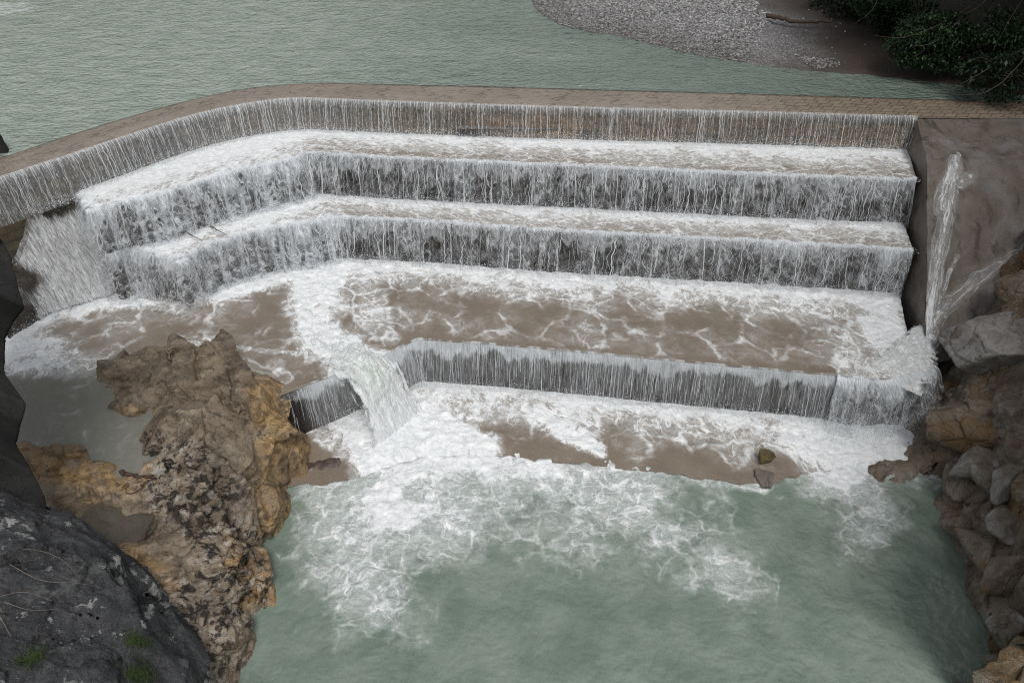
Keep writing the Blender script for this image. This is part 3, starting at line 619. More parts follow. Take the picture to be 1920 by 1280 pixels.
mesh_np('water_sheet', V, gquads(70, 50), m_veil, ch, {'d': -.58+ed*1.2+.15*sstep(3, 6, t)}, {'st': np.stack([s*1.7+30, t*.9, 0*s], 1)})
spray_line(cb, Z3, 2500, .4, .6); spray_line(ca[20:], Z1, 1200, .3, .5)

# ------------------------------------------------------------------ main torrent through the notch in the lowest lip
def ribbon(name, path, widths, nlen, nwid, mat, parent, dprof, relief=.2, bulge=(.3, .3), seed=0, sunk=.12, sts=(1, 1)):
    L = resample(smooth_line(path if isinstance(path, np.ndarray) else uns(path), 3), nlen); u = np.linspace(0, 1, nlen); W = np.interp(u, np.linspace(0, 1, len(widths)), widths); Bg = np.interp(u, np.linspace(0, 1, len(bulge)), bulge)
    O = outward(L); x = np.linspace(-1, 1, nwid); u2 = np.stack([u*4, 0*u, 0*u+seed], 1); W = W*(1+.30*fbm(u2, 4, 51)); L = L+O*(fbm(u2, 3, 52)*.35)[:, None]
    V = L[:, None]+O[:, None]*(x[None, :, None]*W[:, None, None]); V[:, :, 2] += Bg[:, None]*(1-x**2)[None]-(sunk*np.clip(u*1.6, .15, 1)**2)[:, None]*(np.abs(x)**2.5)[None]
    V = V.reshape(-1, 3); s = np.repeat(arclen(L), nwid); X = np.tile(x, nlen); t = X*np.repeat(W, nwid); uu = np.repeat(u, nwid)
    q = np.stack([t*1.8, s*.8, 0*s], 1)
    V[:, 2] += relief*(fbm(q, 5, 40+seed, .62)*1.2+fbm(V*3.1, 4, 41+seed, .62)*.8)*np.clip(uu*6, 0, 1)
    d = dprof(uu, X)+fbm(q*.7, 3, 60+seed)*.5
    ed = np.clip((1-np.abs(X))*1.2, 0, 1)*np.clip(uu*5, 0, 1)
    return mesh_np(name, V, gquads(nlen, nwid), mat, parent, {'d': d, 'edge': ed}, {'st': np.stack([t*sts[0], s*sts[1], 0*s], 1)})
tor = empty('torrent', tuple(un(680, 720, -7.5)))
tag(tor, 'greenish white torrent pouring through the notch beside the brown outcrop', 'torrent')
lc = un(686, 688, -6.80); dr = np.array([.80, -.62, 0.])
tp = np.array([un(590, 590, -6.78), un(598, 630, -6.77), un(622, 660, -6.76), un(655, 676, -6.76), lc, lc+dr*.45+[0, 0, -.16], lc+dr*.9+[0, 0, -.75], lc+dr*1.3+[0, 0, -1.6], lc+dr*1.7+[0, 0, -2.5], lc+dr*2.1+[0, 0, -3.5]])
ribbon('rushing_water', tp, [.9, 1.0, 1.1, 1.3, 1.5, 1.55, 1.65, 1.85, 2.1, 2.4], 280, 150, m_torrent, tor,
       lambda a, x: .70+.40*np.abs(x)**1.3+.35*(1-sstep(.2, .5, a))+.45*sstep(.66, .85, a)-.55*np.exp(-((a-.62)/.13)**2-((x-.1)/.42)**2), relief=.42, bulge=(.0, .02, .05, .10, .2, .3, .34, .34, .3, .2), sunk=.35, sts=(1.2, .6))
p = uns([(640, 720, -7.5), (720, 790, -9.2), (800, 850, -9.6)]); spray_line(resample(p, 50), -9.2, 3500, .9, .8)
# right-hand cascade from the foot of the sloping wall into the pool
rc = empty('side_cascade', tuple(un(1665, 720, -7.5)))
tag(rc, 'tumbling white cascade between the foot of the sloping wall and the lowest ledge', 'cascade')
lg = resample(smooth_line(uns([(1568, 712, -6.9), (1620, 722, -6.9), (1690, 720, -6.9), (1752, 700, -6.9)])), 90)
o = riser(lg, -6.95, -10.2, weir, name='ledge_block'); o.data.materials[0] = m_endrock
ribbon('rushing_water', [(1738, 600, -6.55), (1728, 640, -6.55), (1705, 672, -6.62), (1680, 698, -6.72), (1668, 718, -6.85)], [.5, .8, 1.2, 1.6, 1.9], 150, 130, m_surge, rc,
       lambda a, x: .55+.35*(1-a)-.20*np.abs(x), relief=.24, bulge=(.05, .10, .12, .10, .0), seed=5)
sg = arclen(lg); dg = fbm(np.stack([sg*.8, 0*sg, 0*sg], 1), 3, 66)*.5
curtain(lg, -6.85, -9.6, .75, c_lace, rc, d=.26+dg, lift=.12, name='falling_lace', relief=.6)
curtain(lg, -6.85, -9.6, 1.15, c_lace, rc, d=.10+dg, lift=.18, name='falling_lace', relief=.8)
spray_line(lg, -9.4, 5000, .8, .9)

# ------------------------------------------------------------------ pool and river
def sheet_xy(name, x0, x1, y0, y1, res, z, mat, dfun, amp, wl, parent=None, extra=None):
    xs = np.arange(x0, x1, res); ys = np.arange(y0, y1, res); X, Y = np.meshgrid(xs, ys, indexing='ij')
    V = np.stack([X.ravel(), Y.ravel(), np.full(X.size, z)], 1); d = dfun(V)
    V[:, 2] += amp*fbm(np.stack([V[:, 0]/wl, V[:, 1]/wl, 0*d], 1), 4, 31)+np.clip(d, 0, 1.2)*.13*(.4+fbm(V[:, :3]*np.array([1.5, 1.5, 0]), 5, 33, .68)*2.)
    return mesh_np(name, V, gquads(len(xs), len(ys)), mat, parent, {'d': d}, {'st': V})
zp = ZP
def dpool(V):
    nz = fbm(V*np.array([.35, .35, 0]), 4, 70); nb = fbm(V*np.array([.12, .12, 0])+4, 2, 72)
    Vw = V+np.stack([fbm(V*.45, 3, 74), fbm(V*.45+9, 3, 75), 0*nz], 1)*1.6
    a = strokes(Vw, [
        ([(700, 830, zp), (780, 850, zp), (880, 865, zp)], [2.4, 2.6, 2.0], [1.5, 1.5, 1.3]),
        ([(690, 880, zp), (710, 940, zp), (690, 1020, zp), (720, 1110, zp), (760, 1150, zp)], [2.6, 2.8, 2.5, 2.2, 1.4], [1.5, 1.25, .92, .62, .32]),
        ([(800, 880, zp), (840, 940, zp), (820, 1010, zp), (780, 1080, zp)], [2.6, 2.4, 2.0, 1.5], [1.4, 1.05, .62, .36]),
        ([(930, 872, zp), (1080, 895, zp), (1210, 930, zp), (1300, 1000, zp), (1390, 1080, zp)], [1.9, 2.2, 2.4, 2.0, 1.3], [1.3, 1.0, .76, .52, .28]),
        ([(960, 930, zp), (1100, 980, zp), (1230, 1010, zp), (1300, 1050, zp)], [2.4, 2.2, 2.2, 1.6], [.60, .50, .44, .3]),
        ([(1130, 866, zp), (1300, 878, zp), (1420, 900, zp)], [.8, .9, .5], [1.0, .95, .8]),
        ([(1470, 860, zp), (1560, 880, zp), (1690, 860, zp)], [1.0, 1.8, 1.6], [1.1, 1.25, 1.15]),
        ([(1540, 870, zp), (1600, 905, zp), (1610, 945, zp), (1590, 1010, zp)], [2.2, 2.0, 1.5, 1.1], [1.35, 1.1, .75, .32])], .0, 1.75)
    a = np.where(a < 1.1, a*.88, a)
    return np.clip(a*(1+nz*1.9)+nz*.25*sstep(0, .3, a), -.1, 1.5)-.25*(1-sstep(0, .12, a))
o = sheet_xy('pool_water', -15, 22, 6, 28, .075, ZP, m_pool, dpool, .07, 1.6); tag(o, kind='structure')
def driver(V):
    a = strokes(V, [([(-200, 20, 0), (10, 18, 0), (70, 14, 0)], [3.5, 3.0, 1.8], [.8, .62, .3])])
    return a+fbm(V*np.array([.1, .2, 0]), 3, 80)*.25-.05
# river sheet, bounded by the back of the crest
AR = resample(np.concatenate([CBx, CB, CRB]), 420)
far = np.stack([np.linspace(-95, 75, 420), np.full(420, 150.), np.full(420, .05)], 1)
tt = np.linspace(0, 1, 330)**2.2
V = AR[:, None]*(1-tt)[None, :, None]+far[:, None]*tt[None, :, None]; V[:, :, 2] = .045; V = V.reshape(-1, 3)
d = driver(V); V[:, 2] += .03*fbm(V*np.array([.8, 1.2, 0]), 3, 81)*np.tile(sstep(0, .03, tt), 420)
tint_ = sstep(-20, 14, V[:, 0]+(V[:, 1]-50)*.12+fbm(V*np.array([.08, .2, 0]), 4, 82)*14)  # river tint goes from paler on the left to darker on the right
o = mesh_np('river_water', V, gquads(420, 330), m_river, None, {'d': d, 'tint': tint_}, {'st': V}); tag(o, kind='structure')

# ------------------------------------------------------------------ rocks as surveyed height fields
def rbf(pts, X, Y):
    c = pts[:, :2]; n = len(c); D = np.linalg.norm(c[:, None]-c[None], axis=2)
    K = np.zeros((n+3, n+3)); K[:n, :n] = D-np.eye(n)*.05; K[:n, n] = 1; K[:n, n+1:] = c; K[n, :n] = 1; K[n+1:, :n] = c.T
    w = np.linalg.solve(K, np.r_[pts[:, 2], 0, 0, 0]); out = np.full(X.shape, w[n])+w[n+1]*X+w[n+2]*Y
    for k in range(n): out += w[k]*np.hypot(X-c[k, 0], Y-c[k, 1])
    return out
def rough_rock(P, N, amp, seed, sc=1.0, strata=0., joints=0.):
    w = np.stack([fbm(P*.6, 3, seed), fbm(P*.6, 3, seed+31), fbm(P*.6, 3, seed+61)], 1)*.40
    b0, e0 = blocks((P+w)*np.array([.42, .42, .6])*sc, seed+7, 1.3); b1, e1 = blocks((P+w)*np.array([1.0, 1.0, 1.5])*sc, seed+1, 1.2); b2, e2 = blocks((P+w*.5)*np.array([2.9, 2.9, 4.2])*sc, seed+2)
    d = b0*.50+b1*.10+b2*.04+fbm(P*.8*sc, 3, seed+3)*.14+fbm(P*2.6*sc, 4, seed+4, ridged=True)*.035-.10*(1-sstep(0, .05, e1))-.03*(1-sstep(0, .10, e2))+fbm(P*8*sc, 3, seed+5)*.03
    if joints:
        g = np.random.default_rng(seed); wj = fbm(P*.45, 3, seed+81)*1.1
        for n_, k_, a_ in (((.75, -.35, .55), .55, .42), ((-.45, -.75, .5), .70, .30), ((.15, -.30, .95), .95, .26), ((.6, .6, .5), 1.7, .11), ((-.7, .2, .7), 2.6, .07)):
            q = (P@np.array(n_))*k_+wj*(.6+.5*k_*.5)+fbm(P*1.6, 3, seed+int(k_*100))*.22+seed*.37; f = q-np.floor(q); hsh = _hash(np.floor(q).astype(np.int64), 0*np.floor(q).astype(np.int64), 0*np.floor(q).astype(np.int64), seed+5)/4294967295.
            d = d+joints*a_*(.4+.9*hsh)*(sstep(0, 1, f)*(1-sstep(.90, 1., f))*1.15-.5)
    if np.ndim(strata) or strata:
        q = P[:, 2]*2.6-P[:, 1]*.75+P[:, 0]*.35+fbm(P*.7, 3, seed+8)*2.2; f = q-np.floor(q); d = d+strata*(sstep(0, .75, f)*(1-sstep(.86, 1., f))-.5)*.55
    return P+N*((d-d.mean())*amp)[:, None]
def facet(pts, X, Y, Z, size, keepf, tilt, step, seed, aniso=(1., 1.)):
    g = np.random.default_rng(seed); x0, x1, y0, y1 = X.min(), X.max(), Y.min(), Y.max(); n = int((x1-x0)*(y1-y0)/size**2)
    cx = g.uniform(x0, x1, n); cy = g.uniform(y0, y1, n); e = size*.25
    zc = rbf(pts, cx, cy); gx = (rbf(pts, cx+e, cy)-rbf(pts, cx-e, cy))/(2*e); gy = (rbf(pts, cx, cy+e)-rbf(pts, cx, cy-e))/(2*e)
    gx = np.clip(gx, -3, 3)+g.normal(0, tilt, n); gy = np.clip(gy, -3, 3)+g.normal(0, tilt, n); off = g.normal(0, step, n)
    P = np.stack([X.ravel(), Y.ravel(), 0*X.ravel()], 1); wx = fbm(P*.9/size, 3, seed)*size*.5; wy = fbm(P*.9/size+50, 3, seed)*size*.5
    px, py = P[:, 0]+wx, P[:, 1]+wy; best = np.full(len(P), 1e9); idx = np.zeros(len(P), int)
    for k in range(n):
        d = ((px-cx[k])*aniso[0])**2+((py-cy[k])*aniso[1])**2; m = d < best; best[m] = d[m]; idx[m] = k
    Zp = zc[idx]+gx[idx]*(P[:, 0]-cx[idx])+gy[idx]*(P[:, 1]-cy[idx])+off[idx]; Zf = Z.ravel()
    lim = size*.45; return (Zf+np.clip(Zp-Zf, -lim, lim)*keepf).reshape(Z.shape)
def hf_rock(name, ctrl, x0, x1, y0, y1, res, mat, amp, seed, parent=None, world=(), zmin=-12, keep=None, strata=.3, zones=None, bumps=(), grooves=(), joints=0., facets=()):
    pts = np.concatenate([uns(ctrl)]+([np.array(world)] if len(world) else [])); xs = np.arange(x0, x1, res); ys = np.arange(y0, y1, res)
    X, Y = np.meshgrid(xs, ys, indexing='ij'); Z = np.maximum(rbf(pts, X, Y), zmin)
    G = np.stack([X.ravel(), Y.ravel(), Z.ravel()], 1); w_ = np.stack([fbm(G*.9, 3, seed+70), fbm(G*.9, 3, seed+71), 0*G[:, 0]], 1)*.7; dz = np.zeros(len(G))
    for u, v, z, r, h in bumps:
        c = un(u, v, z); dz += h*np.exp(-(((G+w_)[:, :2]-c[:2])**2).sum(1)/(r*r)*1.2)
    for L, wd, dp in grooves:
        rr, _ = polydist(G+w_, uns(L)); dz -= dp*np.exp(-(rr/wd)**2)
    Z = Z+dz.reshape(Z.shape)
    for f_ in facets: Z = facet(pts, X, Y, Z, *f_)
    gx, gy = np.gradient(Z, res); N = np.stack([-gx, -gy, np.ones_like(Z)], -1); N /= np.linalg.norm(N, axis=2)[:, :, None]
    P = np.stack([X, Y, Z], -1).reshape(-1, 3); st_ = strata(P) if callable(strata) else strata
    P2 = rough_rock(P, N.reshape(-1, 3), amp, seed, 1., st_, joints)
    q = gquads(len(xs), len(ys)); m = (P2[q, 2].max(1) > zmin+amp*1.1)
    if keep is not None: m &= keep(P2[q].mean(1))
    q = q[m]; used, inv = np.unique(q, return_inverse=True)
    at = {k: f(P2[used]) for k, f in (zones or {}).items()}
    return mesh_np(name, P2[used], inv.reshape(-1, 4), mat, parent, at)
OUT = [(172, 700, -6.95), (180, 760, -6.95), (200, 805, -6.95), (280, 806, -6.95), (290, 842, -7.0), (296, 872, -6.45),
       (185, 690, -6.65), (240, 690, -6.25), (280, 652, -6.0), (340, 652, -5.85), (400, 690, -5.95), (450, 705, -6.1), (500, 730, -6.3), (508, 772, -6.7), (300, 735, -6.35), (262, 765, -6.75),
       (350, 800, -6.0), (305, 830, -6.45), (400, 820, -6.0), (450, 800, -6.05), (468, 850, -6.7), (498, 880, -7.5), (478, 790, -6.5), (513, 850, -8.0), (521, 900, -9.2), (525, 930, -10),
       (450, 900, -7.1), (468, 950, -8.0), (503, 980, -9.2), (520, 1020, -10), (330, 890, -6.4), (390, 890, -6.45), (420, 920, -7.0), (300, 945, -6.85), (400, 1000, -7.4), (460, 1050, -7.8), (458, 1092, -8.3),
       (468, 1000, -8.6), (473, 1060, -9.6), (471, 1097, -10), (470, 1140, -9.4), (468, 1165, -10), (462, 1280, -10), (300, 1050, -7.4), (350, 1100, -7.8), (420, 1150, -8.3), (405, 1230, -8.7), (300, 1200, -8.2), (250, 1060, -7.45), (200, 1050, -7.4), (425, 1290, -9.2),
       (185, 962, -7.5), (230, 968, -7.55), (280, 985, -7.45), (210, 995, -7.5), (300, 1000, -7.05), (245, 1030, -7.05), (180, 1020, -7.05), (140, 970, -7.0), (200, 925, -7.05), (260, 938, -7.05), (60, 830, -6.5), (100, 885, -6.3), (150, 900, -6.3), (230, 900, -6.35), (60, 900, -6.3), (20, 860, -6.6), (110, 950, -6.7),
       (100, 760, -7.5), (200, 840, -7.3), (100, 720, -7.7), (60, 790, -7.2), (20, 760, -7.3),
       (175, 676, -7.7), (235, 642, -7.7), (290, 634, -7.8), (350, 634, -7.8), (412, 668, -7.8), (462, 684, -7.8), (500, 705, -7.8), (520, 745, -8.2), (543, 830, -10.3), (558, 940, -10.5), (538, 1040, -10.5), (488, 1110, -10.5), (500, 1280, -10.5),
       (100, 1100, -7.2), (100, 1280, -8), (200, 1280, -8.2), (-40, 1000, -6.5), (-60, 800, -6.4), (0, 700, -7.6)]
def zone(line, wd, z):
    L = uns([(*p, z) for p in line]); return lambda V: 1-sstep(.5, 1.1, polydist(V, L)[0]/wd+fbm(V*.8, 3, 5)*.6)
zpale = zone([(330, 910), (400, 960), (430, 1050), (380, 1120), (330, 1180)], 1.7, -7.5)
def ico(sub):
    import bmesh
    bm = bmesh.new(); bmesh.ops.create_icosphere(bm, subdivisions=sub, radius=1); V = np.array([v.co[:] for v in bm.verts]); F = np.array([[v.index for v in f.verts] for f in bm.faces]); bm.free()
    return V, F
I6, I5, I4, I1 = ico(6), ico(5), ico(4), ico(1)
def lump(name, c, r, mat, seed, amp=.2, I=I5, rot=0., tilt=0., planes=20, bevel=22):
    g = np.random.default_rng(seed); D, F = I; n = g.normal(0, 1, (planes, 3)); n /= np.linalg.norm(n, axis=1)[:, None]; h = g.uniform(.72, 1.0, planes)
    k = np.clip(D@n.T/h, 0, None); P = D*((k**bevel).sum(1)**(-1/bevel))[:, None]*np.array(r)
    ca, sa = math.cos(tilt), math.sin(tilt); P = P@np.array([[ca, 0, sa], [0, 1, 0], [-sa, 0, ca]]).T
    ca, sa = math.cos(rot), math.sin(rot); P = P@np.array([[ca, -sa, 0], [sa, ca, 0], [0, 0, 1]]).T+np.array(c)
    N = P-np.array(c); N /= np.linalg.norm(N, axis=1)[:, None]; R = float(np.mean(r))
    b, e = blocks(P*1.6/R+seed, seed+1); d = fbm(P*1.1/R+seed, 4, seed)*.30+b*.10-.10*(1-sstep(0, .06, e))+fbm(P*4/R, 4, seed+4, .6)*.10
    P = P+N*(d*amp*R)[:, None]
    if name is None: return P, F
    o = mesh_np(name, P-np.array(c), F, mat); o.location = c
    return o
def fused_rock(name, hf, lumps, voxel, zcut, mat, amp, seed, strata, zones, grooves=()):
    """one continuous rock: a height field and its big blocks fused into a single skin"""
    X, Y, Z, zb = hf; a, b = X.shape; n = a*b; top = np.stack([X, Y, Z], -1).reshape(-1, 3); bot = top.copy(); bot[:, 2] = zb
    q = gquads(a, b); id_ = np.arange(n).reshape(a, b); rim = np.concatenate([id_[:-1, 0], id_[-1, :-1], id_[:0:-1, -1], id_[0, :0:-1]]); rn = np.roll(rim, -1)
    Vs = [top, bot]; quads = np.concatenate([q, q[:, ::-1]+n, np.stack([rim, rn, rn+n, rim+n], 1)]); tris = np.concatenate([quads[:, [0, 1, 2]], quads[:, [0, 2, 3]]]); Fs = [tris]; off = 2*n
    for P, F in lumps: Vs.append(P); Fs.append(F+off); off += len(P)
    t = mesh_np('temporary', np.concatenate(Vs), np.concatenate(Fs), mat); md = t.modifiers.new('fuse', 'REMESH'); md.mode = 'VOXEL'; md.voxel_size = voxel
    ev = t.evaluated_get(bpy.context.evaluated_depsgraph_get()); me = ev.to_mesh(); V = np.zeros(len(me.vertices)*3, dtype=np.float32); N = V.copy(); me.vertices.foreach_get('co', V); me.vertices.foreach_get('normal', N)
    fq = np.array([p.vertices[:] for p in me.polygons if len(p.vertices) == 4]); ev.to_mesh_clear(); bpy.data.objects.remove(t)
    V = V.reshape(-1, 3).astype(float); N = N.reshape(-1, 3).astype(float)
    for _ in range(2):                                              # soften the voxel steps
        A = np.zeros_like(V); cnt = np.zeros(len(V))
        for k_ in range(4): np.add.at(A, fq[:, k_], V[fq[:, (k_+1) % 4]]); np.add.at(cnt, fq[:, k_], 1)
        V = V*.5+A/np.maximum(cnt, 1)[:, None]*.5
    keep = V[fq, 2].max(1) > zcut; fq = fq[keep]; used, inv = np.unique(fq, return_inverse=True); V, N = V[used], N[used]
    V = rough_rock(V, N, amp, seed, 1., strata(V), .35)
    w_ = np.stack([fbm(V*1.1, 3, seed+70), fbm(V*1.1, 3, seed+71), 0*V[:, 0]], 1)*.6; dz = 0
    for L, wd, dp in grooves: dz = dz-dp*np.exp(-(polydist(V+w_, uns(L))[0]/wd)**2)
    V = V+N*np.reshape(dz, (-1, 1))
    return mesh_np(name, V, inv.reshape(-1, 4), mat, None, {k_: f(V) for k_, f in zones.items()})
OL = [(232, 702, -6.75, .85, .8, .6), (283, 682, -6.75, .95, .9, .7), (348, 682, -6.75, 1.1, 1., .7), (412, 722, -6.85, 1.1, 1., .65), (468, 742, -6.85, 1.05, 1., .75), (482, 805, -7.4, .85, 1.1, 1.0), (250, 768, -7.0, .85, .7, .55),
      (350, 800, -6.75, 1.5, 1.2, .95), (430, 805, -6.9, 1.3, 1.2, .75), (455, 880, -8.1, 1.3, 1.1, 1.4), (478, 965, -8.9, 1.1, 1.2, 1.1), (465, 1060, -9.4, .8, 1.1, .9),
      (345, 935, -7.5, 1.7, 1.2, .75), (385, 1010, -7.95, 1.5, 1.3, .75), (360, 1100, -8.4, 1.4, 1.3, .75), (400, 1180, -9.0, 1.2, 1.2, .8), (295, 1080, -8.0, 1.2, 1.1, .7), (320, 1180, -8.6, 1.3, 1.2, .7), (150, 905, -6.95, 1.6, .7, .45), (80, 880, -6.9, 1.2, .9, .5)]
xs_ = np.arange(-19.5, -7.0, .10); ys_ = np.arange(12.5, 31, .10); X, Y = np.meshgrid(xs_, ys_, indexing='ij'); po = uns(OUT); Zh = np.maximum(rbf(po, X, Y), -10.8)
Zh = facet(po, X, Y, Zh, 1.5, .8, .12, .06, 5)-.16; Zh = np.maximum(Zh, -10.8)
LM = [lump(None, un(u, v, z), (rx*1.08, ry*1.08, rz*1.08), None, 500+k_*7, .35, I5, rot=k_*.9, tilt=.25*math.sin(k_*1.7), planes=13, bevel=28) for k_, (u, v, z, rx, ry, rz) in enumerate(OL)]
zpale = zone([(330, 910), (400, 960), (430, 1050), (380, 1120), (330, 1180)], 1.7, -7.5)
o = fused_rock('rock_outcrop', (X, Y, Zh, -11.4), LM, .055, -10.5, outcrop_mat(), .24, 3, lambda P: .15+.9*zpale(P), {
    'pale': zpale,
    'ochre': lambda V: np.maximum.reduce([zone([(535, 780), (540, 900), (530, 1030), (475, 1085)], 1.2, -8.8)(V), zone([(30, 860), (110, 880), (250, 900)], 1.1, -6.9)(V), zone([(230, 1060), (290, 1100)], .9, -7.5)(V)*.8, zone([(210, 790), (270, 790)], .6, -6.9)(V)*.7]),
    'mossy': zone([(200, 800), (290, 860), (340, 870)], .7, -6.9)},
    [([(285, 772, -6.4), (340, 752, -6.2), (400, 750, -6.1), (450, 770, -6.1)], .12, .40), ([(312, 655, -6), (318, 700, -6.1), (300, 735, -6.3)], .09, .3), ([(380, 665, -6), (375, 720, -6.1)], .09, .25), ([(440, 700, -6.1), (450, 760, -6.1), (495, 790, -6.5)], .10, .3),
     ([(398, 880, -6.8), (425, 930, -7), (450, 1010, -7.6), (470, 1090, -8.4)], .13, .45), ([(295, 880, -6.8), (350, 878, -6.6), (420, 875, -6.7), (480, 890, -7.2)], .14, .40), ([(480, 900, -7.6), (490, 960, -8.2), (500, 1020, -9)], .11, .3), ([(330, 1060, -7.6), (400, 1080, -7.9), (455, 1085, -8.2)], .10, .3), ([(250, 1060, -7.4), (300, 1130, -7.7), (310, 1230, -8.2)], .12, .35),
     ([(300, 930, -7), (360, 925, -7), (405, 945, -7.1)], .06, .16), ([(290, 965, -7.1), (360, 958, -7.2), (425, 975, -7.3)], .06, .18), ([(300, 1000, -7.3), (370, 995, -7.4), (440, 1015, -7.6)], .07, .2), ([(310, 1035, -7.4), (380, 1030, -7.6), (450, 1050, -7.8)], .06, .18), ([(340, 1120, -7.8), (400, 1125, -8), (450, 1130, -8.6)], .07, .2)])
tag(o, 'big brown limestone outcrop with a pale layered slab beside the torrent', 'rock')
# pond and puddle caught in the outcrop
def blob_sheet(name, pts, z, mat, res=.08):
    L = uns(pts, z); L = np.concatenate([L, L[:1]]); c = L[:-1].mean(0); R = resample(smooth_line(L, 2), 120)[:-1]; k = 26
    q = np.linspace(0, 1, k); V = c[None, None]+(R-c)[:, None]*q[None, :, None]; V = np.concatenate([V, V[:1]]).reshape(-1, 3)
    return mesh_np(name, V, gquads(120, k, True), mat, None, {'d': np.full(len(V), -.6)}, {'st': V})
o = blob_sheet('puddle_water', [(150, 965), (200, 925), (265, 940), (305, 985), (245, 1025), (180, 1010)], -7.22, m_pond); tag(o, kind='structure')
# right bank
RC = [(1640, 905, -9.9), (1720, 915, -9.9), (1790, 945, -9.9), (1778, 1010, -9.9), (1790, 1060, -9.9), (1802, 1100, -9.9), (1832, 1160, -9.9), (1858, 1200, -9.9), (1876, 1285, -9.9),
      (1600, 900, -10.8), (1720, 960, -10.8), (1750, 1060, -10.8), (1780, 1150, -10.8), (1830, 1290, -10.8), (1650, 870, -9.6), (1700, 862, -9.3), (1750, 800, -8.7), (1785, 880, -8.9), (1770, 725, -8.2), (1795, 675, -7.2), (1835, 635, -6.1), (1885, 560, -4.7), (1925, 485, -3.2),
      (1790, 760, -7.5), (1850, 700, -6.2), (1910, 700, -5.5), (1850, 800, -7.0), (1900, 850, -6.6), (1800, 900, -8.3), (1840, 1000, -8.2), (1900, 1000, -7.2), (1850, 1100, -8.9), (1905, 1150, -8.2), (1910, 1250, -8.9),
      (1990, 600, -3.2), (2010, 800, -3.8), (2010, 1000, -4.5), (2010, 1200, -5.5), (2250, 650, 2), (2250, 900, 2), (2250, 1250, 1), (1990, 440, -1.5), (2250, 420, 3), (1700, 790, -9.8), (1725, 700, -9.5), (1745, 640, -9.0)]
o = hf_rock('rocky_bank', RC, 14.5, 34, 10, 37, .085, m_grey, .55, 21, joints=.7, facets=[(2.6, .85, .25, .25, 9), (1.0, .75, .3, .10, 10), (.45, .6, .25, .04, 11)], zmin=-11, keep=lambda c: c[:, 1] < 36.5); tag(o, 'rugged brown rock bank rising from the pool on the cliff side', 'rock bank')
# closer rocks: displaced lumps
DB = [(0, 930, -4.2), (70, 942, -4.2), (130, 968, -4.3), (180, 1005, -4.5), (205, 1045, -4.7), (255, 1105, -5.0), (275, 1165, -5.2), (345, 1212, -5.6), (372, 1290, -5.9), (-60, 940, -4.1), (-150, 960, -4),
      (60, 1020, -3.9), (150, 1090, -4.1), (200, 1180, -4.5), (100, 1180, -3.7), (0, 1080, -3.4), (0, 1250, -3.0), (130, 1290, -3.8), (280, 1290, -5.2), (-150, 1150, -3), (-150, 1300, -2.6), (100, 1400, -3.2), (300, 1420, -5.2), (-100, 1450, -2.4), (230, 1230, -4.9),
      (0, 905, -6.5), (75, 915, -6.6), (140, 940, -6.8), (195, 975, -7), (225, 1020, -7.2), (280, 1085, -7.5), (305, 1140, -7.6), (375, 1185, -8), (410, 1280, -8.3), (-100, 910, -6.4), (420, 1400, -8.5), (0, 860, -8), (200, 900, -8.5), (320, 1000, -8.8), (450, 1150, -9), (470, 1350, -9)]
db = hf_rock('boulder', DB, -16.5, -4.0, 6.0, 17.6, .045, m_dark, .26, 51, joints=.7, facets=[(2.2, .8, .12, .10, 15), (.7, .6, .15, .03, 16)], zmin=-8.3, strata=.05, keep=lambda c: c[:, 2] > -7.6)
tag(db, 'huge dark grey boulder with lichen spots and dry stems, nearest the viewer', 'boulder')
# ------------------------------------------------------------------ spray drops
P = np.concatenate(SPRAY); n = len(P); D = np.array([[1, 0, 0], [-1, 0, 0], [0, 1, 0], [0, -1, 0], [0, 0, 1], [0, 0, -1]])*1.
F = np.array([[0, 2, 4], [2, 1, 4], [1, 3, 4], [3, 0, 4], [2, 0, 5], [1, 2, 5], [3, 1, 5], [0, 3, 5]])
R = rng.uniform(.005, .017, n)*np.where(rng.random(n) < .12, 1.7, 1); V = (P[:, None]+D[None]*R[:, None, None]).reshape(-1, 3); F = (F[None]+6*np.arange(n)[:, None, None]).reshape(-1, 3)
o = mesh_np('spray', V, F, m_spray); tag(o, 'fine white spray hanging over the feet of the falls', 'spray', kind='stuff')
#PART2
# ------------------------------------------------------------------ sloping abutment wall with two streams running down it
SW_T = resample(uns([(1719, 223), (1925, 223), (2300, 225)], -.02), 150); SW_B = resample(uns([(1732, 676), (1800, 676), (1980, 690)], -7.3), 150)
fr = np.linspace(0, 1, 120); zpf = np.interp(fr, [0, .3, .6, 1], [0, .115, .46, 1.])*-7.3
def slope(off=0.):
    V = SW_T[:, None]*(1-fr)[None, :, None]+SW_B[:, None]*fr[None, :, None]; V[:, :, 2] = zpf[None]-.02
    V = V.reshape(-1, 3); q = V*np.array([.5, .5, .5])
    V[:, 2] += off+fbm(q, 4, 91)*.55*np.tile(np.clip(fr*6, 0, 1), 150)+(fbm(V*1.9, 5, 92)*.20+fbm(V*.8, 4, 97, ridged=True)*.15)*np.tile(np.clip(fr*6, 0, 1), 150); V[:, 1] -= off*.5
    return V
ab = empty('sloping_wall', tuple(un(1800, 450, -3.5)))
tag(ab, 'bare brown concrete slope beside the ledges, crossed by two thin white streams', 'wall')
V = slope(); mesh_np('slope_face', V, gquads(150, 120), m_conc, ab)
Ls = slope().reshape(150, 120, 3)[0]; zs = np.linspace(0, 1, 14)
Vs = np.stack([np.stack([Ls[:, 0], Ls[:, 1], Ls[:, 2]*(1-k)+(-9.9)*k], 1) for k in zs], 1).reshape(-1, 3)
Vs[:, 0] += fbm(Vs*.9, 3, 93)*.12
mesh_np('side_face', Vs, gquads(120, 14, True), m_conc, ab)
V = slope(.05)
from mathutils.bvhtree import BVHTree as _B
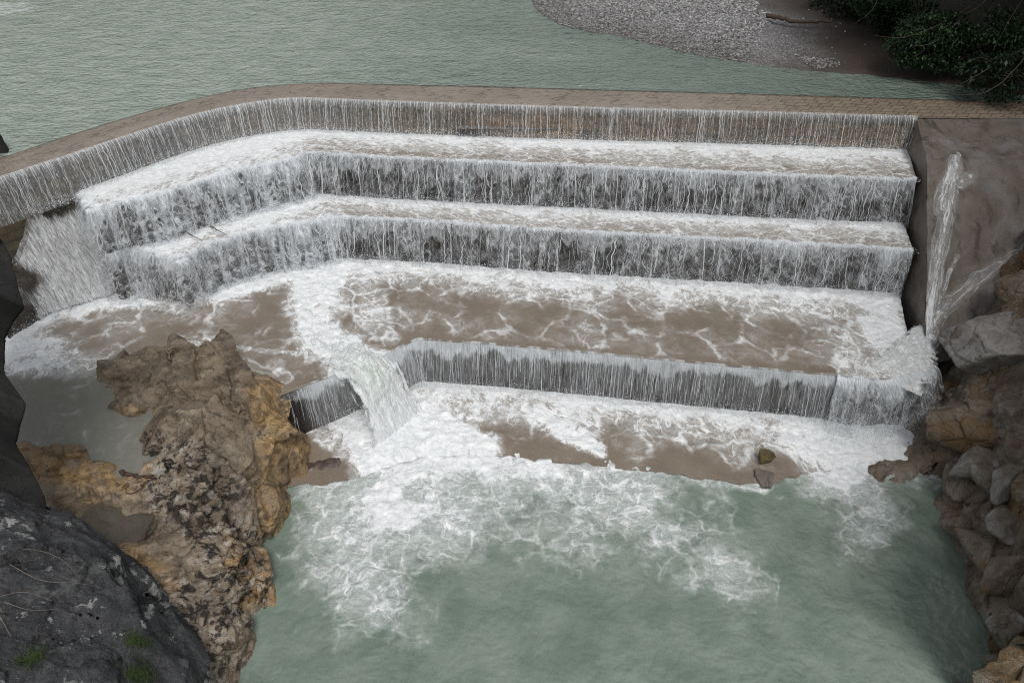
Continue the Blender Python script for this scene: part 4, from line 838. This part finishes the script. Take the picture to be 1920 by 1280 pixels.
_sl = slope(.05); _bv = _B.FromPolygons(_sl.tolist(), gquads(150, 120).tolist())
def os_(L):
    out = []
    for u, v in L:
        d_ = Vector(un(u, v, -50))-Vector((0, 0, CAMZ)); h = _bv.ray_cast(Vector((0, 0, CAMZ)), d_.normalized()); out.append((u, v, h[0].z if h[0] else -6.9))
    return out
STRM = [
    (os_([(1795, 285), (1800, 335), (1752, 415), (1728, 480), (1722, 560), (1735, 640)]), [.10, .26, .36, .42, .42, .5], [.6, .9, 1.0, 1.0, 1.0, 1.0]),
    (os_([(1822, 330), (1800, 345)]), [.3, .4], [.8, .9]),
    (os_([(1935, 452), (1870, 498), (1800, 545), (1750, 590), (1730, 640)]), [.35, .35, .3, .4, .7], [.95, .7, .62, .85, 1.0]),
    (os_([(1930, 475), (1880, 530)]), [.25, .25], [.8, .6]),
    (os_([(1795, 480), (1770, 540), (1745, 590)]), [.1, .12, .15], [.75, .8, .85])]
dst = np.zeros(len(V)); st_ = np.stack([V[:, 0], -V[:, 1], 0*V[:, 0]], 1)
for q_, (L, wd, sv) in enumerate(STRM):
    Lw = smooth_line(uns(L)); r, at = polydist(V+np.stack([fbm(V*.9, 3, 95), fbm(V*.9, 3, 96), 0*dst], 1)*.22, Lw); u_ = np.linspace(0, 1, len(wd))
    dd = np.interp(at, u_, sv)*(1-sstep(.1, 1.5, r/np.interp(at, u_, wd))); m_ = dd > dst; dst = np.maximum(dst, dd)
    st_[m_] = np.stack([r[m_]*1.3+q_*7, at[m_]*arclen(Lw)[-1], 0*r[m_]], 1)
mesh_np('stream', V, gquads(150, 120), m_veil, ab, {'d': dst*1.0-.16+fbm(V*.8, 3, 94)*.25+.20*sstep(-4.2, -6.2, V[:, 2])}, {'st': st_})

# ------------------------------------------------------------------ boulders on the bank
BO = [(1885, 650, -5.6, 1.9, 'large smooth grey boulder under the foot of the sloping wall'), (1835, 800, -7.6, 1.7, 'broad flat faced brown boulder below the large smooth one'), (1905, 775, -5.9, .65, 'small grey stone wedged above the broad flat faced boulder'),
      (1838, 868, -7.5, .8, 'pale topped boulder above the ochre ledge'), (1862, 905, -7.3, .48, 'pale upright stone standing in the brown rubble'), (1905, 905, -6.7, .8, 'grey angular block next to the pale upright stone'),
      (1895, 985, -7.3, .85, 'pale grey boulder halfway down the rubble bank'), (1800, 985, -9.0, .55, 'brown stone at the water edge below the ochre ledge'), (1848, 1030, -8.4, .75, 'flat brown slab leaning on the rubble bank'),
      (1900, 1080, -7.9, .7, 'reddish boulder lying low on the rubble bank'), (1895, 1185, -8.4, .75, 'pale streaked boulder in the lowest part of the rubble bank'), (1848, 1110, -8.9, .5, 'dark wet stone beside the pool below the reddish boulder'),
      (1915, 540, -3.9, 1.0, 'brown block above the large smooth boulder'), (1805, 745, -8.0, .7, 'dark wet stone under the large smooth boulder'), (1918, 845, -6.3, .6, 'brown stone between the small grey stone and the angular block'),
      (1800, 905, -8.8, .8, 'ochre boulder standing in the pool beside the rubble bank'), (1885, 1250, -9.0, .6, 'brown stone in the corner of the pool')]
for i, (u, v, z, r, lb) in enumerate(BO):
    o = lump('bank_boulder', un(u, v, z), (r*1.15, r*.95, r*.85), m_boul if i in (0, 2, 3, 4, 5, 6, 10) else m_grey, 200+i*3, .55, I6 if r > 1.2 else I5 if r > .6 else I4, rot=i*1.3, tilt=.4*math.sin(i*2.1), planes=16)
    tag(o, lb, 'boulder', 'boulders on the rocky bank')
o = lump('mossy_rock', un(1433, 856, -9.2), (.27, .25, .42), m_moss, 301, .9, I4, planes=12); tag(o, 'small mossy yellow brown rock sticking up at the edge of the lowest apron', 'rock')
o = lump('concrete_block', un(1437, 892, -9.64), (.30, .26, .22), m_conc, 302, .2, I4, planes=9); tag(o, 'brown concrete block at the waterline under the mossy rock', 'block')
o = lump('wet_rock', un(590, 880, -9.85), (1.5, .9, .40), simple_mat('wet_red_rock', (.05, .035, .03), (.14, .10, .085), 3, .3), 303, .6, I5, planes=14); tag(o, 'low dark reddish rock at the waterline under the torrent', 'rock')
# black cliff at the near edge
CL = [(-14, 560, 1.6, 26), (8, 575, .9, 24), (-40, 700, 1.6, 24), (-35, 800, 2.0, 23), (0, 770, 1.2, 22.5), (-10, 880, 1.7, 21), (40, 920, .9, 20), (-90, 500, 3, 27)]
parts = []
D, F = I5; off = 0; Vc = []; Fc = []
cl = empty('dark_cliff', tuple(un(-10, 760, -5)))
tag(cl, 'black wet cliff edge standing before the foaming water', 'cliff')
def un_y(u, v, y):
    a = un(u, v, -50); d = a-np.array([0, 0, CAMZ]); return np.array([0, 0, CAMZ])+d*(y/d[1])
CLs = [(-30, 450), (4, 452), (22, 492), (34, 540), (46, 576), (28, 602), (8, 642), (10, 700), (50, 758), (42, 792), (30, 832), (58, 880), (84, 934), (84, 1000)]
edge = resample(np.array([un_y(u, v, 19.5+1.2*math.sin(i*1.3)-i*.12) for i, (u, v) in enumerate(CLs)]), 120)
k = 60; q = np.linspace(0, 1, k)
V = edge[:, None]+np.stack([-7.*np.abs(np.sin(q*math.pi*.5))**1.3, -3.2*np.cos(q*math.pi*.95)+3.2, 1.8*np.sin(q*math.pi*.5)], -1)[None]
V2 = edge[:, None]+np.stack([-7.*q**1.1, 4.5*q, 1.2*q], -1)[None]
V = np.concatenate([V[:, ::-1], V2[:, 1:]], 1); kk = V.shape[1]; V = V.reshape(-1, 3)
N = np.tile(np.array([.75, -.55, .35]), (len(V), 1)); V = rough_rock(V, N, .20, 77, 1.2)
mesh_np('rock_face', V, gquads(120, kk), m_black, cl)
# ------------------------------------------------------------------ ground, gravel bar and bank upstream
SH = smooth_line(uns([(985, -40), (1000, 5), (1012, 25), (1068, 54), (1155, 66), (1214, 80), (1297, 102), (1400, 117), (1503, 131), (1628, 140), (1760, 152), (1960, 182), (2200, 192)], .08), 2)
def ybank(x): return np.interp(x, SH[np.argsort(SH[:, 0]), 0], SH[np.argsort(SH[:, 0]), 1])
BK = uns([(1520, -120), (1560, -20), (1640, 40), (1760, 110), (1860, 150), (2000, 185), (2300, 195)], .5)
def terrain(x, y):
    V = np.stack([x, y, 0*x], 1); r, _ = polydist(V, SH)
    xs = np.interp(y, SH[::-1, 1], SH[::-1, 0]); side = np.where(x > xs, 1, -1)
    z = np.where(side > 0, .06+.9*(1-np.exp(-r*.075)), np.maximum(-1.2, .06-r*.20))
    rb, _ = polydist(V, BK); xb = np.interp(y, BK[::-1, 1], BK[::-1, 0]); up = np.where(x > xb, 1, 0)
    z = z+up*np.minimum(rb*.85, 22)*(1+fbm(V*.12, 3, 55)*.5)
    return z+fbm(V*.35, 4, 56)*.22*(side > 0)+fbm(V*1.4, 3, 57)*.05
xs = np.r_[np.arange(-3, 50, .25)]; ys = np.r_[np.arange(42, 110, .3)]
X, Y = np.meshgrid(xs, ys, indexing='ij'); Zt = terrain(X.ravel(), Y.ravel())
m_gr = M('gravel_ground')
def _gr():
    m = m_gr; P = m.pos(); c = m.voro(P, 8., 'F1', out='Color'); e = m.voro(P, 8.); bw = m.n('ShaderNodeRGBToBW'); m.put(bw.inputs[0], c)
    s1 = m.n('ShaderNodeSeparateXYZ'); m.put(s1.inputs[0], P); ang = m.step(m.add(s1.outputs[0], m.mul(m.math('SUBTRACT', m.noise(P, .15, 4), .5), 9)), 15.5, 22.)
    g = m.ramp(bw.outputs[0], [(.2, (.20, .20, .202)), (.5, (.33, .33, .336)), (.8, (.47, .47, .475))])
    g = m.mix(m.step(e, .0, .16), (.05, .045, .042), g)
    soil = m.mix(m.noise(P, 1.5, 6, .7), (.03, .021, .017), (.075, .055, .045))
    wet = m.math('SUBTRACT', 1., m.step(m.add(s1.outputs[2], m.mul(m.noise(P, .5, 3), .12)), .16, .34))
    c2 = m.mix(m.mul(wet, .8), g, m.mix(.45, g, (.05, .035, .018)))
    c2 = m.mix(ang, c2, soil); c2 = m.mix(m.step(s1.outputs[2], 1.2, 1.9), c2, (.022, .02, .012))
    m.bsdf(c2, .75, m.bump(e, .15, .8)); return m.m
_gr()
V = np.stack([X.ravel(), Y.ravel(), Zt], 1)
o = mesh_np('gravel_bank', V, gquads(len(xs), len(ys)), m_gr); tag(o, kind='structure')
# pebbles strewn on the bar
n = 80000; px = rng.uniform(0, 30, n); py = 42+rng.random(n)**1.3*40; zt = terrain(px, py); Vx = np.stack([px, py, zt], 1)
rb, _ = polydist(Vx, BK); xb = np.interp(py, BK[::-1, 1], BK[::-1, 0]); xe = 17.5+fbm(Vx*.15, 3, 58)*9
keep = (zt > .05) & (px < xb+.5) & ((px < xe) | (rng.random(n) < .006)) & (zt < 1.6); Vx = Vx[keep]; n = len(Vx)
Dp, Fp = I1; Dp = Dp[None]*rng.uniform(.75, 1.25, (n, 1, 3))*np.array([1, 1, .6]); Rp = rng.uniform(.03, .085, n)*np.where(rng.random(n) < .05, 1.8, 1); an = rng.uniform(0, 6.3, n)
Rt = np.stack([np.stack([np.cos(an), -np.sin(an), 0*an], 1), np.stack([np.sin(an), np.cos(an), 0*an], 1), np.stack([0*an, 0*an, 1+0*an], 1)], 1)
Vp = np.einsum('nij,nkj->nki', Rt, Dp)*Rp[:, None, None]+Vx[:, None]+np.array([0, 0, .03]); Fq = (Fp[None]+len(Dp[0])*np.arange(n)[:, None, None]).reshape(-1, 3)
tone = np.repeat(rng.random(n)*(.55+.45*sstep(.12, .38, Vx[:, 2])), Dp.shape[1])
m_peb = M('river_pebble'); c = m_peb.ramp(m_peb.attr('tone'), [(.0, (.07, .06, .05)), (.35, (.25, .25, .252)), (.7, (.38, .38, .386)), (1., (.52, .52, .525))]); m_peb.bsdf(c, .7)
o = mesh_np('gravel', Vp.reshape(-1, 3), Fq, m_peb.m, None, {'tone': tone}); tag(o, 'grey river pebbles covering the gravel bar upstream', 'gravel', kind='stuff')
# wide ground under everything
xs = np.linspace(-600, 600, 41); X, Y = np.meshgrid(xs, xs, indexing='ij'); r = np.hypot(X, Y-60)
Zg = np.where((Y > 165) | (r > 260), 2+(r-150)*.12, -13.); o = mesh_np('ground', np.stack([X.ravel(), Y.ravel(), Zg.ravel()], 1), gquads(41, 41), simple_mat('forest_floor', (.03, .035, .02), (.06, .06, .035), .1)); tag(o, kind='structure')
# ------------------------------------------------------------------ trees leaning over the bank, high crowns out of view enlarged for shade
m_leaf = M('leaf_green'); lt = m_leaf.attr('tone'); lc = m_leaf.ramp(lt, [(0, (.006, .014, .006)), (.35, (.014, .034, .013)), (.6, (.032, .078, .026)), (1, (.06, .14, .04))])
bl = m_leaf.bsdf(lc, .45, finish=False); tl = m_leaf.n('ShaderNodeBsdfTranslucent'); m_leaf.put(tl.inputs[0], lc); mx = m_leaf.n('ShaderNodeMixShader'); mx.inputs[0].default_value = .3
m_leaf.t.links.new(bl.outputs[0], mx.inputs[1]); m_leaf.t.links.new(tl.outputs[0], mx.inputs[2]); m_leaf.t.links.new(mx.outputs[0], m_leaf.out.inputs[0])
m_bark = simple_mat('bark', (.05, .042, .035), (.12, .105, .09), 6, .9, .04, (1, 1, .25))
def limb(a, b, sag=.3, n=14, jit=.15):
    t = np.linspace(0, 1, n)[:, None]; p = a*(1-t)+b*t; p[:, 2] += (np.sin(t[:, 0]*math.pi)*sag); p += np.cumsum(rng.normal(0, jit/n**.5, (n, 3)), 0)*t; return p
def tree(name, label, base, top, crowns, nleaf, leaf, group=None, r0=.22, twigs=(), tone=.40):
    base = np.array(base, float); e = empty(name, tuple(base)); tag(e, label, 'tree', group)
    tk = limb(base, np.array(top), 0, 20, .5); paths = [tk]; radii = [(r0, r0*.35)]; LV = []; LT = []
    for (c, r, w) in crowns:
        c = np.array(c, float); k = tk[min(19, int(rng.uniform(6, 17)))]
        paths.append(limb(k, c, .5, 14, .5)); radii.append((r0*.35, .03)); m_ = int(nleaf*w); tips = []
        for _ in range(max(6, m_//55)):
            dv = rng.normal(0, 1, 3); dv /= np.linalg.norm(dv); tip = c+dv*np.array(r)*rng.random()**.4
            if rng.random() < .5: paths.append(limb(c+(tip-c)*.15, tip, .15, 7, .3)); radii.append((.03, .008))
            tips.append(tip)
        tips = np.array(tips); idx = rng.integers(0, len(tips), m_); P = tips[idx]+rng.normal(0, .28, (m_, 3))*np.array([1, 1, .55])
        A = rng.normal(0, 1, (m_, 3)); A[:, 2] -= .5; A /= np.linalg.norm(A, axis=1)[:, None]; B = np.cross(A, rng.normal(0, 1, (m_, 3))*.5+np.array([0, 0, 1.])); B /= np.linalg.norm(B, axis=1)[:, None]+1e-9
        L = leaf*rng.uniform(.6, 1.3, m_)[:, None]
        LV.append(np.stack([P, P+A*L*.5+B*L*.24, P+A*L, P+A*L*.5-B*L*.24], 1)); LT.append(np.repeat(np.clip(rng.normal(tone, .22, m_)+rng.normal(0, .15, len(tips))[idx], 0, 1), 4))
    for tw in twigs: paths.append(np.array(tw)); radii.append((.035, .006))
    Vt, Qt = tubes(paths[:1], radii[:1], 9); mesh_np('trunk', Vt, Qt, m_bark, e)
    Vt, Qt = tubes(paths[1:], radii[1:], 5); mesh_np('branches', Vt, Qt, m_bark, e)
    LV = np.concatenate(LV).reshape(-1, 3); mesh_np('crown', LV, np.arange(len(LV)).reshape(-1, 4), m_leaf.m, e, {'tone': np.concatenate(LT)}, smooth=False)
    return e
def twig(pts, n=30):
    L = resample(smooth_line(np.array([un_y(u, v, y) for u, v, y in pts]), 2), n); return L+np.cumsum(rng.normal(0, .012, (n, 3)), 0)
c1 = un(1745, 75, 2.2)
tree('bank_tree', 'bright green leaning tree with bare drooping twigs over the dark bank', (34, 50, 3), (30, 47.5, 9), [(c1, (2.3, 1.6, 1.5), 1.), (un(1660, 5, 2.5), (1.9, 1.5, 1.0), .5), (un(1880, 60, 3.0), (1.8, 1.5, 1.2), .25), ((31, 46, 9), (4, 4, 2.5), 1.2), ((27, 45, 10), (4, 4, 2), 1.)], 12000, .21, 'trees over the dark bank',
     twigs=[twig([(1990, 60, 44), (1900, 100, 43), (1840, 135, 42), (1790, 165, 41), (1757, 187, 40.6)]), twig([(1960, 60, 42), (1905, 130, 41), (1870, 165, 40.5), (1830, 184, 40), (1780, 181, 40)]), twig([(1930, -20, 46), (1890, 35, 45), (1862, 85, 44), (1846, 110, 44)]),
            twig([(1850, -10, 48), (1800, 30, 47), (1740, 60, 46), (1690, 75, 45), (1640, 70, 45)]), twig([(1760, 60, 47), (1735, 95, 46), (1705, 115, 46), (1670, 117, 46)]), twig([(1650, -10, 52), (1630, 25, 51), (1590, 47, 51)]), twig([(1800, 40, 46), (1760, 75, 45.5), (1735, 88, 45.2), (1705, 90, 45)])])
for i, (b, t, cr, nl, lb) in enumerate([
    ((38, 58, 6), (36, 57, 15), [((35, 54, 13), (6, 5, 4), 1.3), ((28, 53, 12.5), (5, 4, 2.5), 1.2), ((37, 60, 5), (5, 4, 4), 1)], 6000, 'dark shaded tree standing upslope behind the bright green one'),
    ((33, 68, 4), (31, 66, 13), [((31, 66, 10), (5, 5, 4), 1), ((26, 64, 9.5), (4, 4, 2), .7), ((31, 63, 3.5), (4, 3, 2.2), .9)], 6000, 'dark shaded tree at the back of the gravel bar'),
    ((40, 47, 7), (37, 45, 15), [((36, 44, 12), (6, 5, 3.5), 1.3), ((30, 43, 12.5), (6, 4, 2), 1.3), ((25, 47, 13.5), (5, 4, 2), 1), ((38, 46, 4), (4, 3, 3), 1)], 6000, 'tall dark tree reaching over the end of the crest'),
    ((42, 40, 6), (39, 39, 16), [((37, 38, 11), (5, 5, 4), 1), ((32, 37, 12), (5, 4, 2.5), .8)], 6000, 'dark tree above the sloping wall')]):
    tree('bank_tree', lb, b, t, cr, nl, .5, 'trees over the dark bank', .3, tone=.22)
# low dark bushes hugging the bank
for i, (u, v, z, r) in enumerate([(1620, 12, 1.4, 1.6), (1700, 30, 1.6, 1.8), (1830, 105, 1.6, 1.9), (1900, 140, 1.6, 1.8), (1560, -12, 1.5, 1.6)]):
    c = un(u, v, z)
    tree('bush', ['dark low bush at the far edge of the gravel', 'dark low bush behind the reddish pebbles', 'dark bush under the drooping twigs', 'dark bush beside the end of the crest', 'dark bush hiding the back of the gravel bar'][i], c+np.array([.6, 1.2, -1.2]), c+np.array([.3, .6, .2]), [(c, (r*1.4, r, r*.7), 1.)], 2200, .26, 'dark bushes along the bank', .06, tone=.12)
# ------------------------------------------------------------------ driftwood, stems, grass
m_wood = simple_mat('wet_driftwood', (.03, .018, .012), (.09, .05, .035), 8, .6, .02, (1, 1, 4)); m_redwood = simple_mat('reddish_log', (.05, .03, .022), (.11, .07, .05), 5, .7)
def stick(pts, r, mat, label, name='driftwood_stick', seg=7):
    L = resample(smooth_line(uns(pts), 1), 16); L = L+rng.normal(0, r*.35, L.shape); Vt, Qt = tubes([L], [(r, r*.45)], seg)
    o = mesh_np(name, Vt, Qt, mat); tag(o, label, 'stick', 'driftwood sticks'); return o
stick([(224, 886, -6.75), (262, 892, -6.7), (292, 897, -6.68)], .10, m_wood, 'thick dark driftwood stick lying beside the pond on the brown outcrop')
stick([(262, 912, -6.7), (278, 900, -6.65), (291, 893, -6.62)], .05, m_redwood, 'short reddish stick crossing the thick dark one')
stick([(205, 905, -6.85), (240, 930, -6.9), (268, 912, -6.8)], .035, m_wood, 'thin bent stick on the ochre rock by the puddle')
stick([(268, 1010, -7.1), (280, 985, -7.05), (290, 968, -7.0)], .05, m_wood, 'dark stick leaning at the end of the puddle')
stick([(395, 425, -4.0), (425, 440, -3.95)], .035, m_redwood, 'reddish stick caught in the white water on the left wing of the weir')
stick([(352, 437, -3.9), (380, 452, -3.95)], .028, m_wood, 'dark stick caught beside the reddish one in the white water')
stick([(1440, 28, .9), (1470, 36, .95), (1505, 41, .95), (1560, 40, 1.0)], .16, m_redwood, 'long reddish log half buried in the gravel bar', 'log', 8)
m_stem = simple_mat('dry_stem', (.12, .10, .085), (.22, .19, .165), 5, .9)
from mathutils.bvhtree import BVHTree
def bvh_of(o):
    me = o.data; return BVHTree.FromPolygons([v.co[:] for v in me.vertices], [p.vertices[:] for p in me.polygons])
tdb = bvh_of(db)
def drop(x, y, z=20):
    h = tdb.ray_cast(Vector((x, y, z)), Vector((0, 0, -1))); return np.array(h[0]) if h[0] else None
def surf(u, v):
    o_ = Vector((0, 0, CAMZ)); d_ = Vector(un(u, v, -50))-o_; h = tdb.ray_cast(o_, d_.normalized()); return np.array(h[0]) if h[0] else un(u, v, -4)
for i, L in enumerate([[(0, 1040), (60, 1030), (120, 1050), (150, 1085)], [(20, 1060), (80, 1095), (130, 1095), (185, 1100)], [(0, 1120), (50, 1110), (100, 1130)], [(0, 1155), (20, 1190), (40, 1235)], [(10, 1130), (60, 1150), (110, 1145)]]):
    P = np.array([surf(*p) for p in L]); P[:, 2] += .05+.06*np.sin(np.arange(len(P))); Pl = resample(smooth_line(P, 2), 24); Vt, Qt = tubes([Pl], [(.014, .005)], 5)
    o = mesh_np('dry_stem', Vt, Qt, m_stem); tag(o, ['long arching dry stem across the top of the dark boulder', 'thin dry stem lying across the middle of the dark boulder', 'short dry stem near the edge of the dark boulder', 'bent dry stem hanging down the dark boulder', 'faint dry stem below the long arching one'][i], 'stem', 'dry stems on the dark boulder')
m_grass = simple_mat('grass_blade', (.02, .04, .008), (.06, .10, .02), 4, .6)
for i, (u, v, n, r, lb) in enumerate([(255, 1205, 260, .28, 'upper tuft of green grass growing on the dark boulder'), (262, 1268, 320, .32, 'lower tuft of green grass growing on the dark boulder'), (60, 1235, 200, .32, 'sparse dark grass tuft in the hollow of the dark boulder')]):
    c = surf(u, v); Vg = []; 
    for _ in range(n):
        p = c+np.array([rng.normal(0, r*.5), rng.normal(0, r*.5), 0]); h = drop(p[0], p[1]); p = h if h is not None else p; a = rng.uniform(0, 6.3); ln = rng.uniform(.12, .32); dx = np.array([math.cos(a), math.sin(a), 0]); w_ = np.array([-dx[1], dx[0], 0])*.006
        m_ = p+dx*ln*.3+np.array([0, 0, ln*.7]); t_ = p+dx*ln*.8+np.array([0, 0, ln*.75]); Vg += [p-w_, p+w_, m_+w_*.7, m_-w_*.7, m_-w_*.7, m_+w_*.7, t_+w_*.1, t_-w_*.1]
    Vg = np.array(Vg); o = mesh_np('grass_tuft', Vg, np.arange(len(Vg)).reshape(-1, 4), m_grass); tag(o, lb, 'grass', 'grass tufts on the dark boulder', kind='stuff')
# pier stub at the far end of the crest
o = lump('stone_post', un_y(-14, 268, 36.0), (.55, .5, 1.2), m_black, 401, .3, I4, planes=10); tag(o, 'dark stone post at the end of the crest beside the river', 'post')
